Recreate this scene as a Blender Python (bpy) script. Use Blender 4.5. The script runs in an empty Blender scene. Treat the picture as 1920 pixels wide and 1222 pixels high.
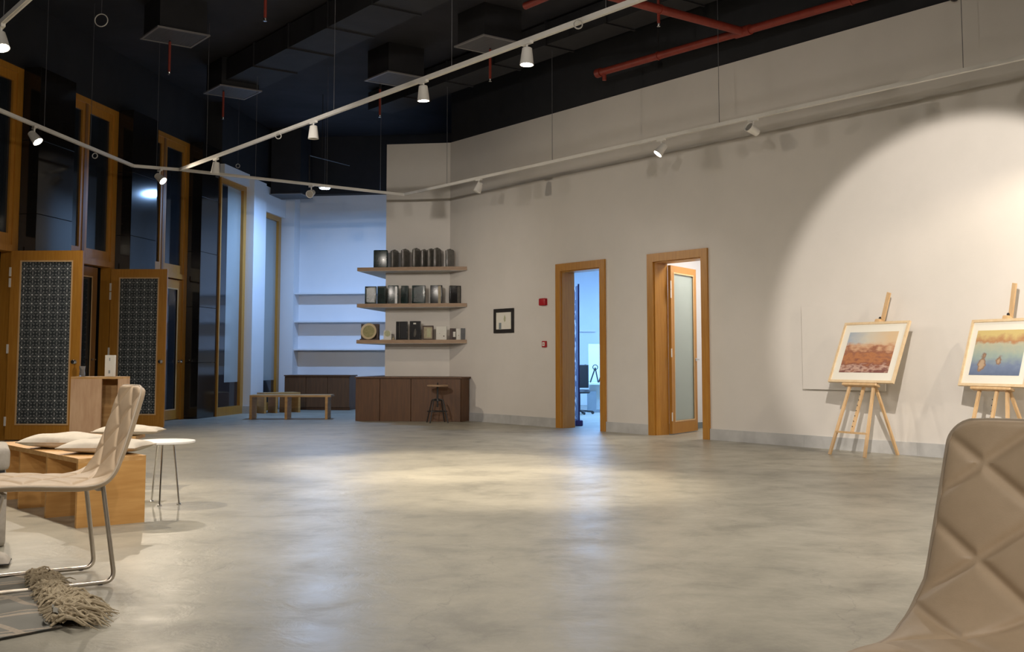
import bpy, bmesh, math, random
from mathutils import Vector, Matrix
random.seed(7)
PI = math.pi
SC = bpy.context.scene
COL = SC.collection

# ------------------------------------------------------------------ camera
F, CH, PPY = 2050.0, 1.05, 510.0          # focal length and principal point in pixels of the 1920x1222 frame
PITCH = math.atan((674 - PPY) / F)
cd = bpy.data.cameras.new('camera'); cam = bpy.data.objects.new('camera', cd); COL.objects.link(cam)
cd.sensor_width = 36; cd.lens = 36 * F / 1920; cd.clip_start = 0.05; cd.clip_end = 200
cd.shift_y = -(611 - PPY) / 1920
cam.location = (0, 0, CH); cam.rotation_euler = (PI / 2 + PITCH, 0, 0)
SC.camera = cam

# ------------------------------------------------------------------ world, exposure
w = bpy.data.worlds.new('night'); SC.world = w; w.use_nodes = True
w.node_tree.nodes['Background'].inputs[0].default_value = (0.25, 0.3, 0.45, 1)
w.node_tree.nodes['Background'].inputs[1].default_value = 0.01
vs = SC.view_settings
vs.view_transform = 'Standard'; vs.look = 'None'; vs.gamma = 1; vs.use_curve_mapping = False
vs.exposure = 0.2
SC.cycles.use_denoising = True
SC.cycles.max_bounces = 8; SC.cycles.diffuse_bounces = 5; SC.cycles.glossy_bounces = 4
SC.cycles.sample_clamp_indirect = 6.0
SC.cycles.caustics_reflective = False; SC.cycles.caustics_refractive = False

WARM = (1.0, 0.85, 0.66); NEUTRAL = (1.0, 0.915, 0.82); BLUE = (0.31, 0.55, 1.0)
SPOT_W = 420.0; FILL_W = 135.0

def area_light(name, loc, size, energy, color, rot=(0, 0, 0), shape='RECTANGLE', size_y=None):
    l = bpy.data.lights.new(name, 'AREA'); l.energy = energy; l.color = color
    l.shape = shape; l.size = size
    if size_y: l.size_y = size_y
    o = bpy.data.objects.new(name, l); COL.objects.link(o); o.location = loc; o.rotation_euler = rot
    return o

# ------------------------------------------------------------------ pixel helpers
_c, _s = math.cos(PITCH), math.sin(PITCH)
def ray(px, py):
    a = (px - 960) / F; b = (PPY - py) / F
    return Vector((a, _c - _s * b, _s + _c * b))
def G(px, py, z=0.0):
    r = ray(px, py); return Vector((0, 0, CH)) + r * ((z - CH) / r.z)
def AT(px, py, d):
    r = ray(px, py); return Vector((0, 0, CH)) + r * (d / r.y)

# ------------------------------------------------------------------ materials
MATS = {}
def mat(name, color, rough=0.6, metal=0.0, col2=None, scale=6.0, stretch=(1, 1, 1), rough2=None, bump=0.0,
        bscale=None, detail=4.0, spec=0.5, emit=None, estr=0.0, alpha=1.0, trans=0.0, ramp=(0.35, 0.65), coat=0.0):
    m = bpy.data.materials.new(name); m.use_nodes = True; MATS[name] = m
    nt = m.node_tree; N = nt.nodes; L = nt.links; b = N['Principled BSDF']
    b.inputs['Base Color'].default_value = (*color, 1); b.inputs['Roughness'].default_value = rough
    b.inputs['Metallic'].default_value = metal; b.inputs['Specular IOR Level'].default_value = spec
    b.inputs['Transmission Weight'].default_value = trans; b.inputs['Alpha'].default_value = alpha
    b.inputs['Coat Weight'].default_value = coat
    if emit: b.inputs['Emission Color'].default_value = (*emit, 1); b.inputs['Emission Strength'].default_value = estr
    if col2 or bump or rough2 is not None:
        tc = N.new('ShaderNodeTexCoord'); mp = N.new('ShaderNodeMapping'); mp.inputs['Scale'].default_value = stretch
        L.new(tc.outputs['Object'], mp.inputs['Vector'])
        nz = N.new('ShaderNodeTexNoise'); nz.inputs['Scale'].default_value = scale; nz.inputs['Detail'].default_value = detail
        nz.inputs['Roughness'].default_value = 0.6
        L.new(mp.outputs[0], nz.inputs['Vector'])
        if col2:
            cr = N.new('ShaderNodeValToRGB'); cr.color_ramp.elements[0].position = ramp[0]; cr.color_ramp.elements[1].position = ramp[1]
            cr.color_ramp.elements[0].color = (*color, 1); cr.color_ramp.elements[1].color = (*col2, 1)
            L.new(nz.outputs['Fac'], cr.inputs[0]); L.new(cr.outputs[0], b.inputs['Base Color'])
        if rough2 is not None:
            mr = N.new('ShaderNodeMapRange'); mr.inputs[1].default_value = 0.3; mr.inputs[2].default_value = 0.7
            mr.inputs[3].default_value = rough; mr.inputs[4].default_value = rough2
            L.new(nz.outputs['Fac'], mr.inputs[0]); L.new(mr.outputs[0], b.inputs['Roughness'])
        if bump:
            src = nz
            if bscale:
                src = N.new('ShaderNodeTexNoise'); src.inputs['Scale'].default_value = bscale; src.inputs['Detail'].default_value = 3
                L.new(mp.outputs[0], src.inputs['Vector'])
            bp = N.new('ShaderNodeBump'); bp.inputs['Strength'].default_value = bump; bp.inputs['Distance'].default_value = 0.01
            L.new(src.outputs['Fac'], bp.inputs['Height']); L.new(bp.outputs[0], b.inputs['Normal'])
    return m

mat('paint', (0.70, 0.665, 0.62), 0.62, col2=(0.74, 0.70, 0.655), scale=1.2, bump=0.05, bscale=60)
mat('paint_white', (0.76, 0.77, 0.80), 0.6, col2=(0.80, 0.80, 0.82), scale=1.2)
mat('black_paint', (0.010, 0.011, 0.014), 0.75, col2=(0.016, 0.016, 0.02), scale=2.0)
mat('ceiling_black', (0.012, 0.012, 0.016), 0.8, col2=(0.03, 0.028, 0.036), scale=0.9, ramp=(0.4, 0.75))
mat('duct_black', (0.011, 0.011, 0.014), 0.7, col2=(0.017, 0.017, 0.021), scale=3)
mat('grille', (0.10, 0.10, 0.11), 0.5, col2=(0.05, 0.05, 0.055), scale=2, stretch=(1, 60, 1))
mat('grille_frame', (0.22, 0.21, 0.21), 0.4)
mat('oak', (0.42, 0.18, 0.022), 0.38, col2=(0.50, 0.235, 0.034), scale=3.0, stretch=(14, 14, 1.0), bump=0.03, coat=0.15)
mat('oak_dark', (0.20, 0.09, 0.025), 0.42, col2=(0.27, 0.125, 0.032), scale=3.0, stretch=(14, 14, 1.0), coat=0.1)  # darker oak, also carries the shade on the outer doors
mat('cabinet_wood', (0.085, 0.036, 0.013), 0.5, col2=(0.12, 0.052, 0.018), scale=2.5, stretch=(10, 10, 1.0), bump=0.02)
mat('shelf_wood', (0.30, 0.19, 0.115), 0.5, col2=(0.37, 0.245, 0.15), scale=4, stretch=(1, 10, 10))
mat('shelf_under', (0.62, 0.60, 0.58), 0.6, col2=(0.66, 0.64, 0.62), scale=3)
mat('pine', (0.44, 0.235, 0.075), 0.5, col2=(0.60, 0.36, 0.145), scale=2.2, stretch=(1.2, 9, 9), bump=0.03)
mat('pine_side', (0.46, 0.235, 0.065), 0.5, col2=(0.56, 0.31, 0.10), scale=2.2, stretch=(1.2, 1.2, 11), bump=0.03)
mat('pine_pale', (0.50, 0.30, 0.17), 0.55, col2=(0.62, 0.41, 0.25), scale=2.2, stretch=(9, 9, 1.2), bump=0.03)
mat('beech', (0.62, 0.40, 0.20), 0.45, col2=(0.70, 0.48, 0.26), scale=3, stretch=(8, 8, 1))
mat('beech_frame', (0.70, 0.52, 0.31), 0.4, col2=(0.76, 0.60, 0.39), scale=3, stretch=(6, 6, 6))
mat('leather', (0.53, 0.405, 0.275), 0.48, col2=(0.56, 0.43, 0.295), scale=30, bump=0.06, bscale=350)
mat('piping', (0.42, 0.345, 0.26), 0.5, col2=(0.45, 0.37, 0.28), scale=30)
mat('fabric_grey', (0.36, 0.325, 0.275), 0.85, col2=(0.40, 0.36, 0.31), scale=40, bump=0.1, bscale=400)
mat('cushion', (0.52, 0.47, 0.39), 0.85, col2=(0.57, 0.515, 0.43), scale=20, bump=0.1, bscale=300)
mat('steel', (0.55, 0.49, 0.42), 0.32, metal=1.0, col2=(0.6, 0.54, 0.47), scale=12)
mat('chrome', (0.75, 0.74, 0.72), 0.18, metal=1.0, col2=(0.7, 0.69, 0.67), scale=12)
mat('white_metal', (0.80, 0.78, 0.74), 0.4, col2=(0.77, 0.75, 0.71), scale=10)
mat('lamp_grey', (0.62, 0.60, 0.56), 0.45, col2=(0.58, 0.56, 0.53), scale=10)
mat('table_white', (0.86, 0.85, 0.83), 0.3, col2=(0.83, 0.82, 0.80), scale=8)
mat('red_pipe', (0.22, 0.028, 0.016), 0.5, col2=(0.27, 0.036, 0.02), scale=9)
mat('red_plastic', (0.40, 0.008, 0.016), 0.35, col2=(0.45, 0.012, 0.02), scale=9)
mat('black_metal', (0.016, 0.015, 0.015), 0.45, col2=(0.022, 0.02, 0.02), scale=9)
mat('black_frame', (0.02, 0.018, 0.017), 0.4, col2=(0.03, 0.026, 0.024), scale=9)
mat('granite', (0.008, 0.007, 0.0065), 0.10, col2=(0.030, 0.025, 0.021), scale=28, ramp=(0.5, 0.8), spec=0.6, detail=8)
mat('marble', (0.46, 0.46, 0.455), 0.35, col2=(0.60, 0.60, 0.595), scale=2.6, detail=10)
mat('lens_on', (1, 0.9, 0.75), 0.5, emit=(1.0, 0.86, 0.66), estr=60)
mat('lens_off', (0.35, 0.33, 0.30), 0.25)
mat('lens_blue', (0.8, 0.9, 1), 0.5, emit=(0.55, 0.78, 1.0), estr=30)
mat('mat_board', (0.80, 0.77, 0.68), 0.7, col2=(0.82, 0.79, 0.70), scale=4)
mat('flask', (0.085, 0.08, 0.072), 0.18, col2=(0.13, 0.12, 0.105), scale=14, spec=0.7, coat=0.6)
mat('green_glaze', (0.005, 0.013, 0.013), 0.24, col2=(0.014, 0.034, 0.031), scale=9, coat=0.08)
mat('black_glaze', (0.006, 0.006, 0.007), 0.24, col2=(0.02, 0.018, 0.018), scale=9, coat=0.08)
mat('brown_box', (0.040, 0.018, 0.012), 0.5, col2=(0.06, 0.026, 0.016), scale=9)
mat('plate_rim', (0.60, 0.48, 0.30), 0.5, col2=(0.66, 0.54, 0.35), scale=9)
mat('plate_core', (0.24, 0.22, 0.08), 0.45, col2=(0.36, 0.31, 0.13), scale=22)
mat('pale_green', (0.42, 0.43, 0.26), 0.6, col2=(0.5, 0.5, 0.32), scale=20)
mat('off_white', (0.70, 0.68, 0.62), 0.6, col2=(0.74, 0.72, 0.66), scale=9)
mat('tan', (0.35, 0.29, 0.19), 0.6, col2=(0.45, 0.39, 0.27), scale=15)
mat('navy', (0.008, 0.012, 0.12), 0.5, col2=(0.012, 0.018, 0.17), scale=4)
mat('wire', (0.10, 0.10, 0.11), 0.5, col2=(0.13, 0.13, 0.14), scale=9)
mat('rug_fringe', (0.34, 0.275, 0.18), 0.95, col2=(0.46, 0.385, 0.265), scale=60, bump=0.3, bscale=200)
mat('dark_gap', (0.02, 0.018, 0.016), 0.7, col2=(0.025, 0.022, 0.02), scale=4)
mat('desk_white', (0.72, 0.77, 0.74), 0.45, col2=(0.75, 0.79, 0.76), scale=4)
mat('drawer_grey', (0.22, 0.26, 0.28), 0.5, col2=(0.25, 0.29, 0.31), scale=4)
mat('plastic_clear', (0.8, 0.82, 0.84), 0.12, trans=0.85)

def glass_mat(name, tint, rough, mix):
    m = bpy.data.materials.new(name); m.use_nodes = True; MATS[name] = m
    nt = m.node_tree; N = nt.nodes; L = nt.links; b = N['Principled BSDF']
    b.inputs['Base Color'].default_value = (*tint, 1); b.inputs['Roughness'].default_value = rough
    b.inputs['Specular IOR Level'].default_value = 0.8
    nz = N.new('ShaderNodeTexNoise'); nz.inputs['Scale'].default_value = 1.3
    tc = N.new('ShaderNodeTexCoord'); L.new(tc.outputs['Object'], nz.inputs['Vector'])
    bp = N.new('ShaderNodeBump'); bp.inputs['Strength'].default_value = 0.04; L.new(nz.outputs[0], bp.inputs['Height']); L.new(bp.outputs[0], b.inputs['Normal'])
    t = N.new('ShaderNodeBsdfTransparent'); ms = N.new('ShaderNodeMixShader'); ms.inputs[0].default_value = mix
    L.new(b.outputs[0], ms.inputs[1]); L.new(t.outputs[0], ms.inputs[2]); L.new(ms.outputs[0], N['Material Output'].inputs[0])
    return m
glass_mat('night_glass', (0.02, 0.026, 0.035), 0.06, 0.25)
glass_mat('film_glass', (0.42, 0.46, 0.46), 0.16, 0.15)
glass_mat('frost_glass', (0.42, 0.50, 0.47), 0.35, 0.25)
glass_mat('clear_glass', (0.04, 0.05, 0.06), 0.05, 0.7)

def nodes_of(name, rough=0.5):
    m = bpy.data.materials.new(name); m.use_nodes = True; MATS[name] = m
    b = m.node_tree.nodes['Principled BSDF']; b.inputs['Roughness'].default_value = rough
    return m, m.node_tree.nodes, m.node_tree.links, b
def mth(N, L, op, a, b=None, c=None):
    n = N.new('ShaderNodeMath'); n.operation = op
    for i, v in enumerate((a, b, c)):
        if v is None: continue
        if isinstance(v, (int, float)): n.inputs[i].default_value = v
        else: L.new(v, n.inputs[i])
    return n.outputs[0]
def ramp(N, L, fac, stops, interp='LINEAR'):
    cr = N.new('ShaderNodeValToRGB'); cr.color_ramp.interpolation = interp
    e = cr.color_ramp.elements
    while len(e) < len(stops): e.new(0.5)
    for i, (p, c) in enumerate(stops): e[i].position = p; e[i].color = (*c, 1)
    L.new(fac, cr.inputs[0]); return cr.outputs[0]
def mixc(N, L, fac, a, b):
    m = N.new('ShaderNodeMix'); m.data_type = 'RGBA'
    for s, v in ((m.inputs[0], fac), (m.inputs[6], a), (m.inputs[7], b)):
        if isinstance(v, (int, float)): s.default_value = v
        elif isinstance(v, tuple): s.default_value = (*v, 1)
        else: L.new(v, s)
    return m.outputs[2]

def make_floor_mat():
    m, N, L, b = nodes_of('concrete')
    tc = N.new('ShaderNodeTexCoord')
    def noise(sc, det, ro=0.6, dist=0.0):
        n = N.new('ShaderNodeTexNoise'); n.inputs['Scale'].default_value = sc; n.inputs['Detail'].default_value = det
        n.inputs['Roughness'].default_value = ro; n.inputs['Distortion'].default_value = dist
        L.new(tc.outputs['Object'], n.inputs['Vector']); return n.outputs['Fac']
    big = noise(0.55, 6, 0.6, 0.6); mid = noise(1.9, 9, 0.68, .25); fine = noise(14, 6, 0.7)
    c1 = ramp(N, L, big, [(0.36, (0.27, 0.258, 0.21)), (0.5, (0.345, 0.326, 0.265)), (0.64, (0.415, 0.392, 0.32))])
    c2 = ramp(N, L, mid, [(0.36, (0.20, 0.188, 0.153)), (0.48, (0.32, 0.302, 0.246)), (0.66, (0.43, 0.407, 0.335))])
    c3 = mixc(N, L, 0.62, c1, c2)
    c4 = mixc(N, L, mth(N, L, 'MULTIPLY', ramp(N, L, fine, [(0.36, (1, 1, 1)), (0.62, (0, 0, 0))]), 0.07), c3, (0.16, 0.15, 0.135))
    # hair cracks
    vo = N.new('ShaderNodeTexVoronoi'); vo.feature = 'DISTANCE_TO_EDGE'; vo.inputs['Scale'].default_value = 0.45
    nz = N.new('ShaderNodeTexNoise'); nz.inputs['Scale'].default_value = 1.5; nz.inputs['Detail'].default_value = 6
    L.new(tc.outputs['Object'], nz.inputs['Vector'])
    va = N.new('ShaderNodeVectorMath'); va.operation = 'MULTIPLY_ADD'; va.inputs[1].default_value = (0.8, 0.8, 0.8)
    L.new(nz.outputs['Color'], va.inputs[0]); L.new(tc.outputs['Object'], va.inputs[2]); L.new(va.outputs[0], vo.inputs['Vector'])
    crack = mth(N, L, 'LESS_THAN', vo.outputs['Distance'], 0.0016)
    c5 = mixc(N, L, mth(N, L, 'MULTIPLY', crack, 0.28), c4, (0.12, 0.11, 0.10))
    L.new(c5, b.inputs['Base Color'])
    r = N.new('ShaderNodeMapRange'); r.inputs[1].default_value = 0.2; r.inputs[2].default_value = 0.8
    r.inputs[3].default_value = 0.46; r.inputs[4].default_value = 0.26; L.new(mid, r.inputs[0]); L.new(r.outputs[0], b.inputs['Roughness'])
    bn = noise(5.0, 5, 0.6, 0.8)
    bp = N.new('ShaderNodeBump'); bp.inputs['Strength'].default_value = 0.35; bp.inputs['Distance'].default_value = 0.014
    L.new(bn, bp.inputs['Height']); L.new(bp.outputs[0], b.inputs['Normal'])
    b.inputs['Specular IOR Level'].default_value = 0.38
make_floor_mat()

def make_patterned_glass():
    m, N, L, b = nodes_of('patterned_glass', 0.25)
    tc = N.new('ShaderNodeTexCoord'); sp = N.new('ShaderNodeSeparateXYZ'); L.new(tc.outputs['Object'], sp.inputs[0])
    P = 0.115
    u = mth(N, L, 'SUBTRACT', mth(N, L, 'FRACT', mth(N, L, 'DIVIDE', sp.outputs['X'], P)), 0.5)
    v = mth(N, L, 'SUBTRACT', mth(N, L, 'FRACT', mth(N, L, 'DIVIDE', sp.outputs['Z'], P)), 0.5)
    r = mth(N, L, 'SQRT', mth(N, L, 'ADD', mth(N, L, 'MULTIPLY', u, u), mth(N, L, 'MULTIPLY', v, v)))
    dot = mth(N, L, 'LESS_THAN', r, 0.11)
    ring = mth(N, L, 'LESS_THAN', mth(N, L, 'ABSOLUTE', mth(N, L, 'SUBTRACT', r, 0.26)), 0.055)
    ang = mth(N, L, 'ARCTAN2', v, u)
    star = mth(N, L, 'GREATER_THAN', mth(N, L, 'COSINE', mth(N, L, 'MULTIPLY', ang, 8)), 0.1)
    ring2 = mth(N, L, 'MULTIPLY', mth(N, L, 'LESS_THAN', mth(N, L, 'ABSOLUTE', mth(N, L, 'SUBTRACT', r, 0.44)), 0.09), star)
    k = mth(N, L, 'MAXIMUM', mth(N, L, 'MULTIPLY', dot, 1.0), mth(N, L, 'MAXIMUM', mth(N, L, 'MULTIPLY', ring, 0.16), mth(N, L, 'MULTIPLY', ring2, 0.34)))
    nz = N.new('ShaderNodeTexNoise'); nz.inputs['Scale'].default_value = 30; L.new(tc.outputs['Object'], nz.inputs['Vector'])
    k2 = mth(N, L, 'MULTIPLY', k, mth(N, L, 'MULTIPLY', nz.outputs['Fac'], 1.7))
    L.new(mixc(N, L, k2, (0.045, 0.055, 0.062), (0.66, 0.68, 0.68)), b.inputs['Base Color'])
    bp = N.new('ShaderNodeBump'); bp.inputs['Strength'].default_value = 0.5; bp.inputs['Distance'].default_value = 0.004
    L.new(k2, bp.inputs['Height']); L.new(bp.outputs[0], b.inputs['Normal'])
make_patterned_glass()

def make_pictures():
    # desert watercolour: local X across (-.5...5), local Z up (0..1)
    m, N, L, b = nodes_of('print_desert', 0.6)
    tc = N.new('ShaderNodeTexCoord'); sp = N.new('ShaderNodeSeparateXYZ'); L.new(tc.outputs['Generated'], sp.inputs[0])
    n1 = N.new('ShaderNodeTexNoise'); n1.inputs['Scale'].default_value = 5; n1.inputs['Detail'].default_value = 6
    mp = N.new('ShaderNodeMapping'); mp.inputs['Scale'].default_value = (1.2, 1, 2.0); L.new(tc.outputs['Generated'], mp.inputs[0]); L.new(mp.outputs[0], n1.inputs['Vector'])
    h = mth(N, L, 'ADD', sp.outputs['Z'], mth(N, L, 'MULTIPLY', mth(N, L, 'SUBTRACT', n1.outputs['Fac'], 0.5), 0.8))
    ground = ramp(N, L, h, [(0.0, (0.20, 0.075, 0.06)), (0.1, (0.55, 0.36, 0.28)), (0.2, (0.25, 0.09, 0.055)), (0.36, (0.46, 0.19, 0.075)), (0.5, (0.30, 0.12, 0.07)), (0.62, (0.55, 0.30, 0.17)), (0.72, (0.62, 0.42, 0.27))])
    sky = ramp(N, L, mth(N, L, 'ADD', sp.outputs['X'], mth(N, L, 'MULTIPLY', n1.outputs['Fac'], 0.3)), [(0.1, (0.34, 0.41, 0.50)), (0.55, (0.60, 0.56, 0.47)), (1.0, (0.68, 0.50, 0.31))])
    n2 = N.new('ShaderNodeTexNoise'); n2.inputs['Scale'].default_value = 7; L.new(tc.outputs['Generated'], n2.inputs['Vector'])
    edge = mth(N, L, 'ADD', sp.outputs['Z'], mth(N, L, 'MULTIPLY', mth(N, L, 'SUBTRACT', n2.outputs['Fac'], 0.5), 0.22))
    L.new(mixc(N, L, ramp(N, L, edge, [(0.66, (0, 0, 0)), (0.76, (1, 1, 1))]), ground, sky), b.inputs['Base Color'])
    # sea with two boats
    m, N, L, b = nodes_of('print_sea', 0.6)
    tc = N.new('ShaderNodeTexCoord'); sp = N.new('ShaderNodeSeparateXYZ'); L.new(tc.outputs['Generated'], sp.inputs[0])
    n1 = N.new('ShaderNodeTexNoise'); n1.inputs['Scale'].default_value = 7; n1.inputs['Detail'].default_value = 6; L.new(tc.outputs['Generated'], n1.inputs['Vector'])
    h = mth(N, L, 'ADD', sp.outputs['Z'], mth(N, L, 'MULTIPLY', mth(N, L, 'SUBTRACT', n1.outputs['Fac'], 0.5), 0.34))
    base = ramp(N, L, h, [(0.0, (0.12, 0.16, 0.26)), (0.2, (0.17, 0.22, 0.34)), (0.45, (0.32, 0.40, 0.36)), (0.68, (0.46, 0.46, 0.34)), (0.76, (0.44, 0.22, 0.10)), (0.85, (0.55, 0.38, 0.17)), (0.9, (0.62, 0.49, 0.20))])
    out = base
    for cx, cz, rx, rz in ((0.22, 0.26, 0.085, 0.24), (0.55, 0.33, 0.075, 0.12)):
        dx = mth(N, L, 'DIVIDE', mth(N, L, 'SUBTRACT', sp.outputs['X'], cx), rx); dz = mth(N, L, 'DIVIDE', mth(N, L, 'SUBTRACT', sp.outputs['Z'], cz), rz)
        d = mth(N, L, 'ADD', mth(N, L, 'MULTIPLY', dx, dx), mth(N, L, 'MULTIPLY', dz, dz))
        d = mth(N, L, 'ADD', d, mth(N, L, 'MULTIPLY', mth(N, L, 'SUBTRACT', n1.outputs['Fac'], 0.5), 3.4))
        out = mixc(N, L, ramp(N, L, d, [(0.55, (1, 1, 1)), (1.0, (0, 0, 0))]), out, ramp(N, L, d, [(0.0, (0.46, 0.33, 0.22)), (0.45, (0.24, 0.14, 0.085)), (1.0, (0.28, 0.25, 0.25))]))
    L.new(out, b.inputs['Base Color'])
    # rug: grey weave with pale crossing stripes
    m, N, L, b = nodes_of('rug_weave', 0.95)
    tc = N.new('ShaderNodeTexCoord'); sp = N.new('ShaderNodeSeparateXYZ'); L.new(tc.outputs['UV'], sp.inputs[0])
    def stripe(o, per, wid, off):
        f = mth(N, L, 'FRACT', mth(N, L, 'ADD', mth(N, L, 'DIVIDE', o, per), off))
        return mth(N, L, 'LESS_THAN', f, wid)
    s1 = stripe(sp.outputs['X'], 0.34, 0.09, 0.2); s2 = stripe(sp.outputs['X'], 0.34, 0.05, 0.04)
    s3 = stripe(sp.outputs['Y'], 0.26, 0.12, 0.45)
    n1 = N.new('ShaderNodeTexNoise'); n1.inputs['Scale'].default_value = 90; n1.inputs['Detail'].default_value = 3; L.new(tc.outputs['UV'], n1.inputs['Vector'])
    n2 = N.new('ShaderNodeTexNoise'); n2.inputs['Scale'].default_value = 3; L.new(tc.outputs['UV'], n2.inputs['Vector'])
    basec = mixc(N, L, n2.outputs['Fac'], (0.15, 0.145, 0.125), (0.29, 0.278, 0.24))
    k = mth(N, L, 'MULTIPLY', mth(N, L, 'MAXIMUM', mth(N, L, 'MAXIMUM', s1, s2), s3), mth(N, L, 'MULTIPLY', n1.outputs['Fac'], 1.7))
    L.new(mixc(N, L, k, basec, (0.42, 0.35, 0.27)), b.inputs['Base Color'])
    bp = N.new('ShaderNodeBump'); bp.inputs['Strength'].default_value = 0.35; bp.inputs['Distance'].default_value = 0.004; L.new(n1.outputs['Fac'], bp.inputs['Height']); L.new(bp.outputs[0], b.inputs['Normal'])
    # banner: navy with pale blotches along it
    m, N, L, b = nodes_of('banner_print', 0.5)
    tc = N.new('ShaderNodeTexCoord'); n1 = N.new('ShaderNodeTexNoise'); n1.inputs['Scale'].default_value = 7; n1.inputs['Detail'].default_value = 2
    L.new(tc.outputs['Object'], n1.inputs['Vector'])
    sp = N.new('ShaderNodeSeparateXYZ'); L.new(tc.outputs['Object'], sp.inputs[0])
    k = mth(N, L, 'MULTIPLY', mth(N, L, 'GREATER_THAN', n1.outputs['Fac'], 0.53), mth(N, L, 'GREATER_THAN', sp.outputs['X'], 0.30))
    L.new(mixc(N, L, k, (0.008, 0.012, 0.14), (0.75, 0.78, 0.8)), b.inputs['Base Color'])
make_pictures()

# ------------------------------------------------------------------ mesh helpers
class MB:
    def __init__(self): self.bm = bmesh.new()
    def box(self, x0, x1, y0, y1, z0, z1):
        v = [self.bm.verts.new(p) for p in ((x0, y0, z0), (x1, y0, z0), (x1, y1, z0), (x0, y1, z0), (x0, y0, z1), (x1, y0, z1), (x1, y1, z1), (x0, y1, z1))]
        for f in ((0, 3, 2, 1), (4, 5, 6, 7), (0, 1, 5, 4), (1, 2, 6, 5), (2, 3, 7, 6), (3, 0, 4, 7)): self.bm.faces.new([v[i] for i in f])
        return self
    def bar(self, a, b, w, h, up=(0, 0, 1)):
        a, b = Vector(a), Vector(b); d = (b - a).normalized(); up = Vector(up)
        s = d.cross(up)
        if s.length < 1e-4: s = d.cross(Vector((1, 0, 0)))
        s.normalize(); t = s.cross(d)
        v = []
        for p in (a, b):
            for i, j in ((-1, -1), (1, -1), (1, 1), (-1, 1)): v.append(self.bm.verts.new(p + s * (i * w / 2) + t * (j * h / 2)))
        for f in ((0, 1, 2, 3), (7, 6, 5, 4), (0, 4, 5, 1), (1, 5, 6, 2), (2, 6, 7, 3), (3, 7, 4, 0)): self.bm.faces.new([v[i] for i in f])
        return self
    def tube(self, pts, r, n=10, closed=False):
        pts = [Vector(p) for p in pts]; m = len(pts); rs = r if isinstance(r, (list, tuple)) else [r] * m
        rings = []; prev = None
        for i, p in enumerate(pts):
            if closed: d = pts[(i + 1) % m] - pts[i - 1]
            else: d = pts[min(i + 1, m - 1)] - pts[max(i - 1, 0)]
            d.normalize()
            if prev is None:
                s = d.cross(Vector((0, 0, 1)))
                if s.length < 1e-3: s = d.cross(Vector((1, 0, 0)))
            else: s = prev - d * prev.dot(d)
            s.normalize(); prev = s; t = s.cross(d)
            rings.append([self.bm.verts.new(p + (s * math.cos(2 * PI * k / n) + t * math.sin(2 * PI * k / n)) * rs[i]) for k in range(n)])
        for i in range(m if closed else m - 1):
            A, B = rings[i], rings[(i + 1) % m]
            for k in range(n): self.bm.faces.new((A[k], A[(k + 1) % n], B[(k + 1) % n], B[k]))
        if not closed: self.bm.faces.new(rings[0][::-1]); self.bm.faces.new(rings[-1])
        return self
    def lathe(self, prof, n=24, axis=None, origin=(0, 0, 0)):
        M = Matrix.Identity(3) if axis is None else Vector((0, 0, 1)).rotation_difference(Vector(axis)).to_matrix()
        o = Vector(origin); rings = []
        for r, z in prof:
            if r < 1e-6: rings.append([self.bm.verts.new(o + M @ Vector((0, 0, z)))])
            else: rings.append([self.bm.verts.new(o + M @ Vector((r * math.cos(2 * PI * k / n), r * math.sin(2 * PI * k / n), z))) for k in range(n)])
        for A, B in zip(rings, rings[1:]):
            for k in range(n):
                q = [A[k % len(A)], A[(k + 1) % len(A)], B[(k + 1) % len(B)], B[k % len(B)]]
                q = list(dict.fromkeys(q))
                if len(q) > 2: self.bm.faces.new(q)
        for R, rev in ((rings[0], True), (rings[-1], False)):
            if len(R) > 1: self.bm.faces.new(R[::-1] if rev else R)
        return self
    def prism(self, poly, z0, z1):
        a = [self.bm.verts.new((p[0], p[1], z0)) for p in poly]; b = [self.bm.verts.new((p[0], p[1], z1)) for p in poly]
        self.bm.faces.new(a[::-1]); self.bm.faces.new(b); n = len(poly)
        for i in range(n): self.bm.faces.new((a[i], a[(i + 1) % n], b[(i + 1) % n], b[i]))
        return self
    def grid(self, fn, nu, nv, cu=False):
        V = [[self.bm.verts.new(fn(i / (nu if cu else nu - 1), j / (nv - 1))) for j in range(nv)] for i in range(nu)]
        for i in range(nu if cu else nu - 1):
            for j in range(nv - 1): self.bm.faces.new((V[i][j], V[(i + 1) % nu][j], V[(i + 1) % nu][j + 1], V[i][j + 1]))
        return V
    def bevel(self, w, seg=2):
        bmesh.ops.bevel(self.bm, geom=list(self.bm.edges), offset=w, segments=seg, affect='EDGES', profile=0.6, clamp_overlap=True); return self
    def build(self, name, m, parent=None, smooth=False, loc=None, rz=None, keep=False):
        bmesh.ops.recalc_face_normals(self.bm, faces=self.bm.faces)
        me = bpy.data.meshes.new(name); self.bm.to_mesh(me); self.bm.free()
        if smooth:
            for p in me.polygons: p.use_smooth = True
            me.set_sharp_from_angle(angle=math.radians(40))
        me.materials.append(MATS[m])
        o = bpy.data.objects.new(name, me); COL.objects.link(o)
        if loc is not None: o.location = loc
        if rz is not None: o.rotation_euler = (0, 0, rz)
        if parent is not None: o.parent = parent
        return o
def tag(o, label=None, cat=None, group=None, kind=None):
    for k, v in (('label', label), ('category', cat), ('group', group), ('kind', kind)):
        if v: o[k] = v
    return o
def thing(name, label, cat, loc=(0, 0, 0), rz=0.0, group=None, kind=None):
    o = bpy.data.objects.new(name, None); o.empty_display_size = 0.1; COL.objects.link(o); o.location = loc; o.rotation_euler = (0, 0, rz)
    return tag(o, label, cat, group, kind)
def bx(*a): return MB().box(*a)
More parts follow.
